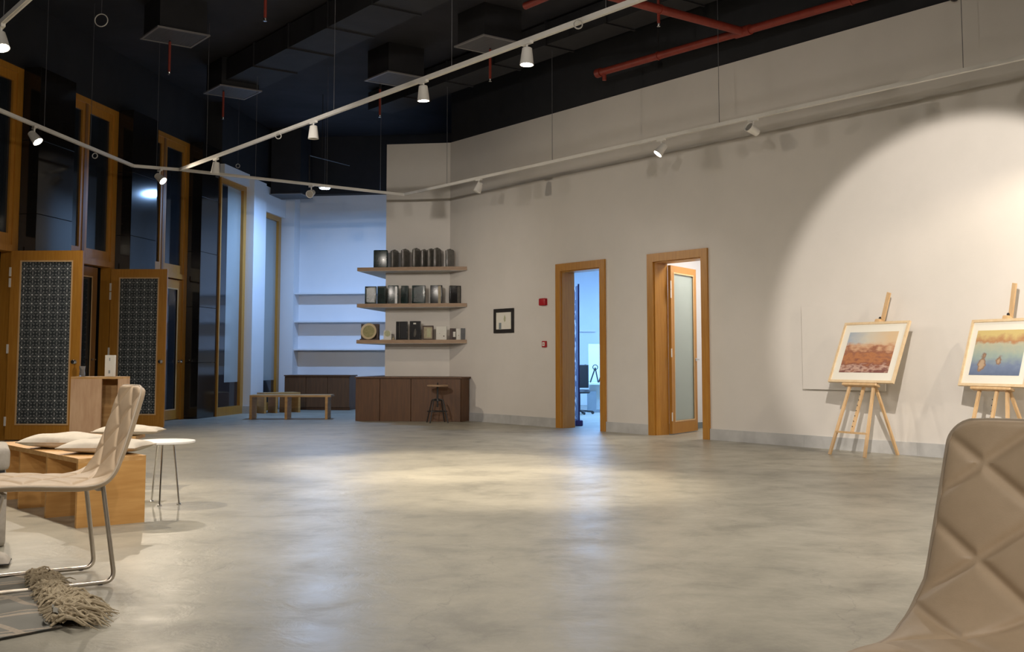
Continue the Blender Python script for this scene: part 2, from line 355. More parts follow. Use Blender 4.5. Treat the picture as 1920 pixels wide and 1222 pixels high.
def arc_path(pts, rad, n=6):
    """polyline with rounded corners"""
    pts = [Vector(p) for p in pts]; out = [pts[0]]
    for i in range(1, len(pts) - 1):
        a, b, c = pts[i - 1], pts[i], pts[i + 1]; r = min(rad, (a - b).length * .45, (c - b).length * .45)
        p, q = b + (a - b).normalized() * r, b + (c - b).normalized() * r
        for k in range(n + 1):
            t = k / n; out.append(p * (1 - t) ** 2 + b * 2 * t * (1 - t) + q * t * t)
    out.append(pts[-1]); return out
def copy_tree(o, parent=None):
    c = o.copy(); COL.objects.link(c); c.parent = parent
    for ch in list(o.children):
        copy_tree(ch, c)
    return c

# ------------------------------------------------------------------ frames of reference
# right wall: local x runs along the wall towards the camera, local y goes behind it
RW_O = Vector((-1.1106, 19.4804, 0)); RW_R = -math.atan2(0.7996, 0.60054)
RU, RN = Vector((.60054, -.7996, 0)), Vector((.7996, .60054, 0))
def RW(u, v, z=0.0): return RW_O + RU * u + RN * v + Vector((0, 0, z))
# facade: local x = n (towards the room), local y = s (away from the camera)
FA_O = Vector((-6.238, 17.008, 0)); FA_R = -math.atan(0.1444)
def FA(n, s, z=0.0): return Vector((FA_O.x + s * .1429 + n * .9897, FA_O.y + s * .9897 - n * .1429, z))
SHORT_L = Vector((-2.276, 19.65, 0))          # left end of the short wall face
BK_R = FA_R
SIDE = Vector((0.1429, 0.9897, 0))
CEIL = 5.9; WTOP = 4.95; BTOP = 4.64

# ------------------------------------------------------------------ room shell
struct = lambda o: tag(o, kind='structure')
fl = MB(); fl.box(-11, 11.5, -7, 27, -0.12, 0); struct(fl.build('floor', 'concrete'))
ce = MB(); ce.box(-11, 11.5, -7, 27, CEIL, CEIL + 0.15); struct(ce.build('ceiling', 'ceiling_black'))
T = 0.23; DH = 2.535; CAS = 0.1; WLEN = 20.0
D1 = (3.015 + CAS, 4.163 - CAS); D2 = (5.062 + CAS, 6.207 - CAS); DTOP = DH - CAS
wr = MB()
for a, b in ((0, D1[0]), (D1[1], D2[0]), (D2[1], WLEN)): wr.box(a, b, 0, T, 0, WTOP)
for a, b in (D1, D2): wr.box(a, b, 0, T, DTOP, WTOP)
struct(wr.build('wall_right', 'paint', loc=RW_O, rz=RW_R))
struct(bx(0, WLEN, 0.02, T + .02, WTOP, CEIL).build('wall_right_upper', 'black_paint', loc=RW_O, rz=RW_R))
# short wall that carries the shelves, and its hidden side running to the back wall
c0 = RW(0, 0); back_l = SHORT_L + SIDE * 4.3
ws = MB(); ws.prism([(SHORT_L.x, SHORT_L.y), (c0.x, c0.y), (c0.x + .18, c0.y + .14), (back_l.x + 1.0, back_l.y - .15), (back_l.x, back_l.y)], 0, WTOP)
struct(ws.build('wall_shelf', 'paint'))
# back wall: pilaster plane at BK_O, niche behind it
BK_O = Vector((-4.95, 23.62, 0))
wb = MB(); wb.box(-.6, .23, 0, .6, 0, BTOP); wb.box(.23, 4.2, .35, .6, 0, BTOP)
struct(wb.build('wall_back', 'paint_white', loc=BK_O, rz=BK_R))
struct(bx(-.9, 4.6, .1, .6, BTOP, CEIL).build('wall_back_upper', 'black_paint', loc=BK_O, rz=BK_R))
for k, z in enumerate((2.49, 1.88, 1.28)):
    tag(bx(.232, 3.05, .06, .348, z - .03, z).build('wall_shelf_board', 'paint_white', loc=BK_O, rz=BK_R),
        ('top', 'middle', 'bottom')[k] + ' thin white shelf board in the blue-lit wall niche', 'shelf', 'white niche shelves')
# the side behind and right of the camera, plain
struct(bx(-11, 11.5, -7.2, -7.0, 0, CEIL).build('wall_rear', 'paint'))
e = RW(WLEN, 0)
struct(bx(e.x + .0, e.x + .2, -7.0, e.y + .3, 0, CEIL).build('wall_right_end', 'paint'))

# marble baseboard in long tiles
def baseboard(name, segs, loc, rz, along='x'):
    t = thing(name, None, None, loc, rz, kind='structure')
    for a, b in segs:
        n = max(1, round((b - a) / 1.5)); st = (b - a) / n
        for i in range(n):
            if along == 'x': m_ = bx(a + i * st + .001, a + (i + 1) * st - .001, -.018, 0, 0, .145)
            else: m_ = bx(a + i * st + .001, a + (i + 1) * st - .001, 0, .018, 0, .145)
            m_.build('tile', 'marble', t)
baseboard('baseboard_right', ((.62, D1[0] - CAS), (D1[1] + CAS, D2[0] - CAS), (D2[1] + CAS, WLEN - .1)), RW_O, RW_R)
baseboard('baseboard_back', ((-.0, .23),), BK_O, BK_R)

# ------------------------------------------------------------------ doors in the right wall
def door_frame(name, rng):
    t = thing(name, None, None, RW(rng[0], 0), RW_R, kind='structure'); W = rng[1] - rng[0]
    for x0, x1 in ((-CAS, .015), (W - .015, W + CAS)): bx(x0, x1, -.03, 0, 0, DH).build('casing', 'oak', t)
    bx(.015, W - .015, -.03, 0, DTOP - .015, DH).build('casing', 'oak', t)
    for x0, x1 in ((0, .03), (W - .03, W)): bx(x0, x1, 0, T + .02, 0, DTOP).build('jamb', 'oak', t)
    bx(.03, W - .03, 0, T + .02, DTOP - .03, DTOP).build('jamb', 'oak', t)
    return t, W
def door_leaf(parent, W, H, glass, wood, thick=.045, rail=.11, bot=.16, knob='round', z0=.012, hinges=True, loc=(0, 0, 0), rz=0.0, kx=None, top=None):
    """leaf hinged at local x=0, extends +x; faces +-y"""
    top = top or rail
    lf = MB(); lf.box(0, rail, -thick / 2, thick / 2, z0, H); lf.box(W - rail, W, -thick / 2, thick / 2, z0, H)
    lf.box(rail, W - rail, -thick / 2, thick / 2, z0, z0 + bot); lf.box(rail, W - rail, -thick / 2, thick / 2, H - top, H)
    o = lf.build('leaf', wood, parent, loc=loc, rz=rz)
    b = MB(); g = .018
    for y in (-thick / 2 - .004, thick / 2 - .006):
        for q in ((rail, rail + g, z0 + bot, H - top), (W - rail - g, W - rail, z0 + bot, H - top), (rail + g, W - rail - g, z0 + bot, z0 + bot + g), (rail + g, W - rail - g, H - top - g, H - top)):
            b.box(q[0], q[1], y, y + .010, q[2], q[3])
    b.build('glazing_bead', 'beech', o)
    bx(rail, W - rail, -.006, .006, z0 + bot, H - top).build('pane', glass, o)
    kx = kx or W - rail / 2
    k = MB()
    if knob == 'round':
        for s in (-1, 1):
            k.lathe([(.028, 0), (.028, .006), (.012, .008), (.010, .035), (.026, .045), (.032, .058), (.026, .072), (0, .077)], 14, (0, s, 0), (kx, s * thick / 2, 1.02))
    else:
        for s in (-1, 1):
            k.lathe([(.026, 0), (.026, .008), (.009, .010), (.009, .05)], 12, (0, s, 0), (kx, s * thick / 2, 1.05))
            k.tube([(kx, s * (thick / 2 + .05), 1.05), (kx - .11, s * (thick / 2 + .05), 1.05)], .009, 8)
    k.build('handle', 'chrome', o, smooth=True)
    if hinges:
        for z in (.25, H * .48, H * .83, H - .28):
            bx(-.018, .010, -thick / 2 - .006, -thick / 2, z - .06, z + .06).build('hinge', 'white_metal', o)
    return o
t1, W1 = door_frame('door_1', D1)
t2, W2 = door_frame('door_2', D2)
door_leaf(t2, .92, DTOP - .05, 'frost_glass', 'oak', loc=(.055, T + .03, 0), rz=math.radians(111), knob='lever', rail=.095)

# room behind door 1 (office) and behind door 2 (store)
def wall_seg(name, a, b, th, h, m='paint_white'):
    d = Vector((b[0] - a[0], b[1] - a[1], 0)); struct(bx(0, d.length, 0, th, 0, h).build(name, m, loc=(a[0], a[1], 0), rz=math.atan2(d.y, d.x)))
oa, ob, oc, od = RW(2.3, T), Vector((.25, 25.6, 0)), Vector((5.0, 25.6, 0)), RW(4.3, T)
wall_seg('wall_office_left', oa, ob, .1, 3.2); wall_seg('wall_office_back', ob, oc, .1, 3.2); wall_seg('wall_office_right', oc, od, .04, 3.2)
struct(MB().prism([oa.xy, od.xy, oc.xy, ob.xy], 3.2, 3.3).build('ceiling_office', 'paint_white'))
sa, sb, s_c, sd = RW(4.42, T), RW(4.42, 1.9), RW(8.2, 1.9), RW(8.2, T)
wall_seg('wall_store_left', sa, sb, .04, 3.2); wall_seg('wall_store_back', sb, s_c, .1, 3.2); wall_seg('wall_store_right', s_c, sd, .1, 3.2)
struct(MB().prism([sa.xy, sd.xy, s_c.xy, sb.xy], 3.2, 3.3).build('ceiling_store', 'paint_white'))
struct(bx(4.44, 8.18, 1.882, 1.9, 0, .09).build('baseboard_store', 'drawer_grey', loc=RW_O, rz=RW_R)); struct(bx(4.42, 4.438, T, 1.88, 0, .09).build('baseboard_store_left', 'drawer_grey', loc=RW_O, rz=RW_R))
area_light('office_ceiling_light', (2.1, 21.0, 3.15), 1.6, 300, (0.25, 0.52, 1.0), (0, 0, 0), size_y=4.5)
area_light('store_ceiling_light', RW(5.9, 1.1, 3.15), .6, 40, NEUTRAL, (0, 0, RW_R), size_y=.6)

# ------------------------------------------------------------------ facade: stone columns, timber bays
COLS = [(-5.13, -4.26), (-2.54, -1.66), (.03, .88), (2.62, 3.40)]
UNITS = [(-4.26, -2.54), (-1.66, .03), (.88, 2.62)]
FZT = 4.98
wl = MB()
for a, b in COLS: wl.box(-.35, .02, a + .015, b - .015, 0, FZT)
wl.box(-.35, .02, -25, -5.13, 0, FZT); wl.box(-.35, .0, -25, 3.4, FZT, CEIL)
struct(wl.build('wall_left', 'black_paint', loc=FA_O, rz=FA_R))
for k, (a, b) in enumerate(COLS[0:]):
    lab = ['black polished granite column cut by the left edge of the picture', 'black polished granite column behind the nearest open glazed door',
           'black polished granite column between the two open glazed doors', 'black polished granite column beside the white pillar'][k]
    t = thing('granite_column', lab, 'column', FA_O, FA_R, 'granite columns along the facade')
    z = 0
    while z < FZT - .01:
        z1 = min(z + .996, FZT); bx(.02, .27, a, b, z + (.003 if z else 0), z1).bevel(.004, 1).build('slab', 'granite', t); z = z1
def bay(idx, s0, s1, door=True):
    t = thing('window_%d' % idx, None, None, FA_O, FA_R, kind='structure')
    zt, zb = 4.95, 2.54
    st = .11
    # outer frame
    bx(-.14, .02, s0, s0 + .07, 0, zt).build('frame_post', 'oak', t); bx(-.14, .02, s1 - .13, s1, 0, zt).build('frame_post', 'oak', t)
    bx(-.14, .02, s0 + .07, s1 - .13, zt - .08, zt).build('frame_head', 'oak', t)
    bx(-.14, .03, s0 + .07, s1 - .13, zb - .07, zb + .02).build('transom', 'oak', t)
    a, b = s0 + .07, s1 - .13; mid = (a + b) / 2 - .05
    for p, q in ((a, mid - .035), (mid + .035, b)):
        m_ = MB(); m_.box(-.06, .0, p, p + .07, zb + .02, zt - .08); m_.box(-.06, .0, q - .07, q, zb + .02, zt - .08)
        m_.box(-.06, .0, p + .07, q - .07, zb + .02, zb + .17); m_.box(-.06, .0, p + .07, q - .07, zt - .20, zt - .08)
        c = m_.build('casement', 'oak', t)
        bx(-.036, -.028, p + .07, q - .07, zb + .17, zt - .20).build('pane', 'night_glass', c)
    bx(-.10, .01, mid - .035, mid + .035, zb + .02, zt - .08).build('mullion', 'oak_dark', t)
    struct(bx(-.14, .02, s0, s1, 4.95, FZT).build('trim_%d' % idx, 'black_paint', loc=FA_O, rz=FA_R))
    return t
for i, (a, b) in enumerate(UNITS): bay(i + 1, a, b)
# closed door in the bay beside the last granite column
def facade_door(idx, s0, s1, n, mname, glass, hand, rail=.13):
    t = thing('door_%d' % idx, None, None, FA(n, s0), FA_R + PI / 2, kind='structure')
    door_leaf(t, s1 - s0, 2.45, glass, mname, knob=hand, rail=rail, hinges=False)
    return t
facade_door(3, 1.71, 2.62 - .135, -.03, 'oak', 'night_glass', 'round', .15)
facade_door(8, .88 + .075, 1.705, -.03, 'oak', 'night_glass', 'round', .13)
# outer doors seen through the open leaves, their shade put into darker oak
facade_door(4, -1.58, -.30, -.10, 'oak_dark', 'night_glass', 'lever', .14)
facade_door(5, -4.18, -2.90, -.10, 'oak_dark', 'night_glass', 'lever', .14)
# two leaves standing open into the room, hinged on the far jamb
def open_leaf(idx, hinge, end_px, W, H):
    t = thing('door_%d' % idx, None, None, hinge, 0, kind='structure')
    d = end_px - hinge; ang = math.atan2(d.y, d.x)
    t.rotation_euler = (0, 0, ang)
    door_leaf(t, W, H, 'patterned_glass', 'oak', rail=.125, bot=.19, top=.13)
hA = FA(.03, -2.54 - .14); open_leaf(6, hA, hA + Vector((1, -.02, 0)), .95, 2.48)
hB = FA(.03, .03 - .10); open_leaf(7, hB, hB + Vector((1, .0, 0)), .87, 2.45)

# white part of the facade: pillar, header beams, film-covered windows
WC = (4.64, 5.30)
struct(bx(-.3, .46, WC[0], WC[1], 0, BTOP).build('wall_pillar', 'paint_white', loc=FA_O, rz=FA_R))
struct(bx(0, .019, 0, .66, 0, .145).build('baseboard_pillar', 'marble', loc=FA(.46, WC[0]), rz=FA_R))
struct(bx(-.45, 0, -.019, 0, 0, .145).build('baseboard_pillar_front', 'marble', loc=FA(.46, WC[0]), rz=FA_R))
struct(bx(-.3, .36, 3.40, WC[0], 4.47, 4.72).build('trim_4', 'paint_white', loc=FA_O, rz=FA_R))
struct(bx(-.3, .36, WC[1], 6.75, 4.11, BTOP).build('trim_5', 'paint_white', loc=FA_O, rz=FA_R))
struct(bx(-.3, .30, 3.40, 6.9, BTOP + .08, CEIL).build('trim_6', 'black_paint', loc=FA_O, rz=FA_R))
def film_window(idx, s0, s1, zt):
    t = thing('window_%d' % idx, None, None, FA_O, FA_R, kind='structure')
    bx(.18, .30, s1 - .14, s1, 0, zt).build('frame_post', 'oak', t); bx(.18, .30, s0, s0 + .05, 0, zt).build('frame_post', 'oak', t)
    bx(.18, .30, s0 + .05, s1 - .14, 0, .16).build('frame_sill', 'oak', t); bx(.18, .30, s0 + .05, s1 - .14, zt - .1, zt).build('frame_head', 'oak', t)
    g = bx(.23, .24, s0 + .05, s1 - .14, .16, zt - .1).build('pane', 'night_glass', t)
    bx(.24, .242, s0 + .45, s1 - .14, .62, zt - .1).build('window_film', 'film_glass', g)
film_window(4, 3.40, WC[0], 4.47)
film_window(5, WC[1], 6.62, 4.11)

# ------------------------------------------------------------------ shelves and cabinets on the short wall
def off(p, d): return (p.x + d[0], p.y + d[1])
fl_, fr, rr = Vector((-2.735, 19.25, 0)), Vector((-1.125, 19.02, 0)), RW(.55, 0)          # shelf: front left, front right, meeting the long wall
cl, cr_ = Vector((-2.70, 18.95, 0)), Vector((-.87, 18.686, 0))                            # cabinet front line
SPOLY = [off(fl_, (0, 0)), off(fr, (0, 0)), off(rr, (-.006, -.006)), off(c0, (-.003, -.006)), off(SHORT_L, (-.006, -.006)), off(SHORT_L + SIDE * 3.0, (-.006, 0)), off(fl_ + SIDE * 3.4, (0, 0))]
SHZ = (2.67, 2.03, 1.395)
for k, z in enumerate(SHZ):
    t = thing('wall_shelf', ['top', 'middle', 'bottom'][k] + ' wooden wrap-around wall shelf holding ' + ['upright grey flasks', 'dark green boxes', 'a round plate and frames'][k], 'shelf', (0, 0, 0), 0, 'wrap-around wooden shelves')
    MB().prism(SPOLY, z - .062, z).build('board', 'shelf_wood', t)
    MB().prism([(a * .985 + (-1.75) * .015, b * .985 + 19.4 * .015) for a, b in SPOLY], z - .066, z - .062).build('underside', 'shelf_under', t)
CZ = .755
ct = MB(); ct.prism([off(cl, (-.015, -.02)), off(cr_, (.01, -.02)), off(RW(.68, 0), (-.006, -.006)), off(c0, (-.003, -.006)), off(SHORT_L, (-.006, -.006)), off(SHORT_L + SIDE * 3.3, (-.006, 0)), off(cl + SIDE * 4.0, (-.015, 0))], CZ - .025, CZ)
tag(ct.build('countertop', 'cabinet_wood'), 'brown wooden worktop wrapping the white wall under the shelves', 'countertop')
def cabinet(label, a, b, depth, n_doors=1, h=CZ - .026, kick=.05, mname='cabinet_wood', group='low brown cabinets'):
    a = Vector(a); b = Vector(b); d = b - a; L_ = d.length; rz = math.atan2(d.y, d.x)
    t = thing('cabinet', label, 'cabinet', a, rz, group)
    bx(.002, L_ - .002, .02, depth, kick, h).build('body', mname, t)
    bx(.002, L_ - .002, .05, depth, 0, kick).build('plinth', mname, t)
    wd = L_ / n_doors
    for i in range(n_doors):
        bx(i * wd + .004, (i + 1) * wd - .004, 0, .02, kick, h - .004).bevel(.003, 1).build('door', mname, t)
p1, p2 = cl.lerp(cr_, .235), cl.lerp(cr_, .53)
cabinet('low brown cabinet at the outer left corner of the shelf wall', cl, p1, .55, 1, kick=.0)
cabinet('low brown cabinet beneath the middle of the wooden shelves', p1, p2, .60, 1, kick=.0)
cabinet('low brown cabinet behind the round-seated stool', p2, cr_, .32, 1, kick=.0)
t = thing('cabinet_end_panel', 'narrow brown end panel closing the cabinet row against the wall', 'panel', (0, 0, 0), 0)
MB().prism([off(cr_, (.004, .004)), off(RW(.65, 0), (-.02, -.02)), off(RW(.62, 0), (-.04, -.03)), off(cr_, (-.006, .03))], 0, CZ - .026).build('panel', 'cabinet_wood', t)
cabinet('low brown cabinet running back along the hidden side of the shelf wall', cl + SIDE * 3.2, cl + SIDE * .62, .36, 4)
BKC = BK_O + Vector((0, 0, 0))
def BK(x, y, z=0): 
    c, s = math.cos(BK_R), math.sin(BK_R); return Vector((BK_O.x + c * x - s * y, BK_O.y + s * x + c * y, z))
for i in range(3):
    cabinet(['low brown cabinet at the far left corner under the white niche shelves', 'low brown cabinet in the middle under the white niche shelves', 'low brown cabinet at the right under the white niche shelves'][i],
            BK(.24 + i * .47, -.50), BK(.24 + (i + 1) * .47, -.50), .48, 1, kick=.06, h=.70)
tag(bx(.235, 1.68, -.52, -.005, .702, .727).build('countertop', 'cabinet_wood', loc=BK_O, rz=BK_R), 'brown wooden worktop of the far cabinets under the niche', 'countertop')

# ------------------------------------------------------------------ things on the shelves
def on_shelf(px, z, back=.06):
    """point on the shelf line at pixel column px, a little behind the front edge"""
    r = (px - 960) / F
    for i in range(40):
        pass
    a, b = fl_, fr
    if px < 838:
        # ray X = r*Y*k ; shelf front line offset by 'back'
        o = a + Vector((.07, 1, 0)).normalized() * back; d = b - a
        t_ = (r * o.y - o.x) / (d.x - r * d.y); p = o + d * t_
        rz = math.atan2(d.y, d.x)
    else:
        d = rr - fr; n = Vector((-d.y, d.x, 0)).normalized(); o = fr + n * back
        t_ = (r * o.y - o.x) / (d.x - r * d.y); p = o + d * t_; rz = math.atan2(d.y, d.x)
    return Vector((p.x, p.y, z)), rz
KW = 19.1 / F
def rounded_slab(w, d, h, r):
    m_ = MB(); m_.box(-w / 2, w / 2, -d / 2, d / 2, 0, h); m_.bevel(r, 3); return m_
names = ['leftmost', 'second from the left', 'third from the left', 'fourth from the left', 'fifth from the left', 'sixth from the left', 'rightmost']
for i, px in enumerate((739, 759, 780, 795, 808, 819, 843)):
    p, rz = on_shelf(px, SHZ[0], .17)
    t = thing('flask', 'slim grey glazed flask on the top wooden shelf, ' + names[i] + ' of seven', 'flask', p, rz + math.radians((62, 58, 60, 66, 60, 62, 40)[i]), 'grey flasks on the top shelf')
    m_ = MB(); h = .315 + .012 * (i % 3); prof = []
    def fn(u, v, h=h):
        a = 2 * PI * u; e = 0.5
        ex = lambda c: math.copysign(abs(c) ** e, c)
        vv = v; s = 1.0 if vv < .93 else math.sqrt(max(0, 1 - ((vv - .93) / .07) ** 2)) * .35 + .65
        if vv < .04: s *= .93 + 1.75 * vv
        return (ex(math.cos(a)) * .09 * s, ex(math.sin(a)) * .032 * s, h * vv)
    V = m_.grid(fn, 28, 16, True); m_.bm.faces.new([r_[0] for r_ in V]); m_.bm.faces.new([r_[-1] for r_ in V])
    m_.build('body', 'flask', t, smooth=True)
    MB().lathe([(.020, h - .004), (.022, h + .008), (.014, h + .010), (.0, h + .004)], 14).build('mouth', 'black_glaze', t, smooth=True)
p, rz = on_shelf(713, SHZ[0], .17)
tag(rounded_slab(.25, .09, .32, .018).build('square_vase', 'green_glaze', loc=p, rz=rz + .12, smooth=True), 'square dark green glazed vase at the left of the top shelf', 'vase')
gl = ['dark green glazed box at the far left of the middle shelf', 'dark green glazed box second on the middle shelf', 'dark green glazed box third on the middle shelf', 'dark green glazed box fourth on the middle shelf',
      'wide dark green glazed box in the centre of the middle shelf', 'black glazed box with a pale stripe on the middle shelf', 'black box with rounded spine at the right end of middle shelf']
for i, (px, w_, m_) in enumerate(((695, .205, 'green_glaze'), (716, .155, 'green_glaze'), (737, .185, 'green_glaze'), (759, .125, 'green_glaze'), (785, .235, 'green_glaze'), (818, .21, 'black_glaze'), (853, .20, 'black_glaze'))):
    p, rz = on_shelf(px, SHZ[1], .16 + .03 * (i % 2))
    t = thing('glazed_box', gl[i], 'box', p, rz + (.15, -.1, .2, -.06, .05, .1, .25)[i], 'glazed boxes on the middle shelf')
    h = .315 + (.0, .004, .012, .008, .008, .010, .0)[i]
    rounded_slab(w_, .075, h, .008).build('body', m_, t, smooth=True)
    if i in (2, 5, 6): rounded_slab(.05, .012, h - .02, .004).build('spine', ('flask', 'tan', 'flask')[(2, 5, 6).index(i)], t).location = (w_ * .28, -.040, .006)
    if i in (0, 1, 4): bx(-w_ * .35, w_ * .35, -.041, -.0375, .03, h - .03).build('panel', 'green_glaze', t)
# bottom shelf
z = SHZ[2]
p, rz = on_shelf(695, z, .20)
t = thing('gift_box', 'dark brown open case leaning behind the round plate', 'box', p, rz + .05)
bx(-.17, .15, 0, .07, 0, .285).build('back', 'brown_box', t); bx(.13, .16, -.10, 0, 0, .26).build('side_flap', 'brown_box', t); bx(-.17, .13, -.10, 0, 0, .02).build('base', 'brown_box', t)
p, rz = on_shelf(691, z, .07)
t = thing('round_plate', 'round cream plate with olive centre leaning on the brown case', 'plate', p + Vector((0, 0, 0)), rz)
MB().lathe([(0, 0), (.10, 0), (.137, .018), (.145, .022), (.14, .028), (.105, .012), (0, .010)], 32, (0, -1, .12), (0, .035, .150)).build('rim', 'plate_rim', t, smooth=True)
MB().lathe([(0, .012), (.106, .0125), (.106, .0165), (0, .0165)], 32, (0, -1, .12), (0, .035, .150)).build('centre', 'plate_core', t, smooth=True)
p, rz = on_shelf(726, z, .12)
t = thing('award_plaque', 'small pale green disc award on a cream base', 'award', p, rz)
bx(-.09, .09, -.05, .05, 0, .014).build('base', 'off_white', t); MB().lathe([(0, -.008), (.052, -.008), (.052, .008), (0, .008)], 24, (0, -1, 0), (0, .02, .115)).build('disc', 'pale_green', t)
bx(-.07, .07, .03, .034, .014, .17).build('backing', 'off_white', t)
p, rz = on_shelf(738, z, .06)
t = thing('figurine', 'tiny dark round trinket beside the award base', 'figurine', p, rz)
MB().lathe([(0, 0), (.018, 0), (.026, .014), (.022, .03), (.010, .038), (.014, .046), (.008, .056), (0, .058)], 14).build('body', 'tan', t, smooth=True)
for i, (px, w_, lab) in enumerate(((754, .205, 'black presentation case with a grey stripe on the bottom shelf'), (779, .195, 'black presentation case with a pale emblem on the bottom shelf'))):
    p, rz = on_shelf(px, z, .17); t = thing('presentation_case', lab, 'case', p, rz)
    bx(-w_ / 2, w_ / 2, -.03, .03, 0, .325 + .005 * i).bevel(.006, 2).build('body', 'black_glaze', t)
    if i == 0: bx(-.045, -.035, -.033, -.0305, .03, .31).build('stripe', 'flask', t); bx(-.02, .09, -.033, -.0305, .03, .31).build('panel', 'duct_black', t)
    else:
        bx(-.03, .02, -.033, -.0305, .275, .30).build('plate', 'off_white', t)
        MB().prism([(-.025, .06), (.0, .05), (.02, .09), (.026, .15), (.012, .20), (-.01, .18), (-.022, .12)], -.001, .002).build('emblem', 'flask', t).matrix_local = Matrix.Translation((0, -.031, 0)) @ Matrix.Rotation(PI / 2, 4, 'X')
def picture(name, label, cat, p, rz, w_, h_, bar, fm, im, extra=None, group=None, lean=0.0):
    t = thing(name, label, cat, p, rz, group)
    f_ = MB(); f_.box(-w_ / 2, -w_ / 2 + bar, -.02, 0, 0, h_); f_.box(w_ / 2 - bar, w_ / 2, -.02, 0, 0, h_); f_.box(-w_ / 2 + bar, w_ / 2 - bar, -.02, 0, 0, bar); f_.box(-w_ / 2 + bar, w_ / 2 - bar, -.02, 0, h_ - bar, h_)
    f_.build('frame', fm, t); bx(-w_ / 2 + bar, w_ / 2 - bar, -.008, 0, bar, h_ - bar).build('picture', im, t)
    return t
p, rz = on_shelf(803, z, .15)
t = picture('photo_frame', 'small dark frame with a tan certificate on the bottom shelf', 'frame', p, rz, .20, .25, .022, 'brown_box', 'tan')
bx(-.02, .05, -.011, -.0085, .05, .20).build('paper', 'pale_green', t)
p, rz = on_shelf(828, z, .14)
t = thing('white_plaque', 'white plaque with a small dark dot on the bottom shelf', 'plaque', p, rz); bx(-.095, .095, -.012, .012, 0, .235).bevel(.004, 1).build('plate', 'off_white', t)
MB().lathe([(0, 0), (.011, 0), (.011, .003), (0, .003)], 12, (0, -1, 0), (.045, -.0125, .065)).build('dot', 'black_metal', t); MB().lathe([(0, 0), (.006, 0), (.006, .003), (0, .003)], 12, (0, -1, 0), (-.03, -.0125, .11)).build('dot', 'tan', t)
p, rz = on_shelf(850, z, .11)
t = thing('opened_box', 'brown box with an open white front, bottom shelf', 'box', p, rz); bx(-.06, .045, 0, .05, 0, .20).build('back', 'brown_box', t); bx(-.06, -.01, -.04, 0, 0, .20).build('side', 'brown_box', t); bx(-.005, .04, -.03, -.002, .05, .14).build('insert', 'off_white', t)
p, rz = on_shelf(861, z, .07)
t = thing('white_card', 'narrow white card standing beside the black book', 'card', p, rz); bx(-.05, .03, -.002, .002, 0, .19).build('sheet', 'off_white', t); MB().lathe([(0, 0), (.008, 0), (.008, .003), (0, .003)], 10, (0, -1, 0), (-.01, -.0025, .075)).build('dot', 'tan', t)
p, rz = on_shelf(868, z, .10)
t = thing('black_book', 'slim black book at the right end of the bottom shelf', 'book', p, rz); bx(-.035, .035, -.06, .02, .004, .196).build('pages', 'off_white', t); m_ = bx(-.04, -.035, -.062, .022, 0, .20); m_.box(.035, .04, -.062, .022, 0, .20); m_.box(-.035, .035, -.066, -.060, 0, .20); m_.build('cover', 'black_glaze', t)

# ------------------------------------------------------------------ on the right wall
def on_rw(px, py):
    r = ray(px, py); n = RN; k = (RW_O - Vector((0, 0, CH))).dot(n) / r.dot(n)
    p = Vector((0, 0, CH)) + r * k; return p
p = on_rw(945.5, 624)
t = picture('picture_frame', 'small black framed picture hanging on the wall left of the doors', 'picture', p - RN * .002, RW_R, (on_rw(964, 600) - on_rw(927, 600)).length, on_rw(945, 579).z - on_rw(945, 624.5).z, .06, 'black_frame', 'mat_board')
bx(-.135, -.07, -.010, -.0085, .065, .17).build('dark_patch', 'drawer_grey', t); MB().prism([(.02, 0), (.045, .02), (.05, .07), (.03, .12), (.012, .09), (.0, .05)], 0, .002).build('yellow_motif', 'pale_green', t).matrix_local = Matrix.Translation((0, -.009, .18)) @ Matrix.Rotation(PI / 2, 4, 'X')
p = on_rw(1020, 566)
t = thing('alarm_sounder', 'red rounded alarm sounder high on the wall', 'alarm', p, RW_R)
bx(-.085, .085, -.012, 0, -.055, .055).bevel(.01, 2).build('base', 'red_plastic', t, smooth=True); bx(-.078, .078, -.055, -.012, -.058, .058).bevel(.022, 3).build('cover', 'red_plastic', t, smooth=True)
p = on_rw(1022, 645)
t = thing('call_point', 'small red call point with white face beneath the alarm', 'call point', p, RW_R)
bx(-.05, .05, -.03, 0, -.05, .05).bevel(.008, 2).build('body', 'red_plastic', t, smooth=True); bx(-.03, .03, -.034, -.0305, -.03, .03).build('face', 'off_white', t); MB().lathe([(0, 0), (.010, 0), (.010, .003), (0, .003)], 12, (0, -1, 0), (0, -.0345, .0)).build('button', 'red_plastic', t)
# white panel fixed to the wall behind the first easel
pa = on_rw(1509, 729); pb = on_rw(1664, 742); zt = on_rw(1509, 576).z
L_ = (pb.xy - pa.xy).length
t = thing('wall_panel', 'blank white panel mounted flat on the wall behind the desert painting', 'panel', Vector((pa.x, pa.y, 0)), RW_R)
bx(0, L_, -.035, -.02, pa.z, zt).build('board', 'paint', t); m_ = bx(.05, L_ - .05, -.02, 0, pa.z + .05, pa.z + .09); m_.box(.05, L_ - .05, -.02, 0, zt - .09, zt - .05); m_.build('batten', 'paint', t)

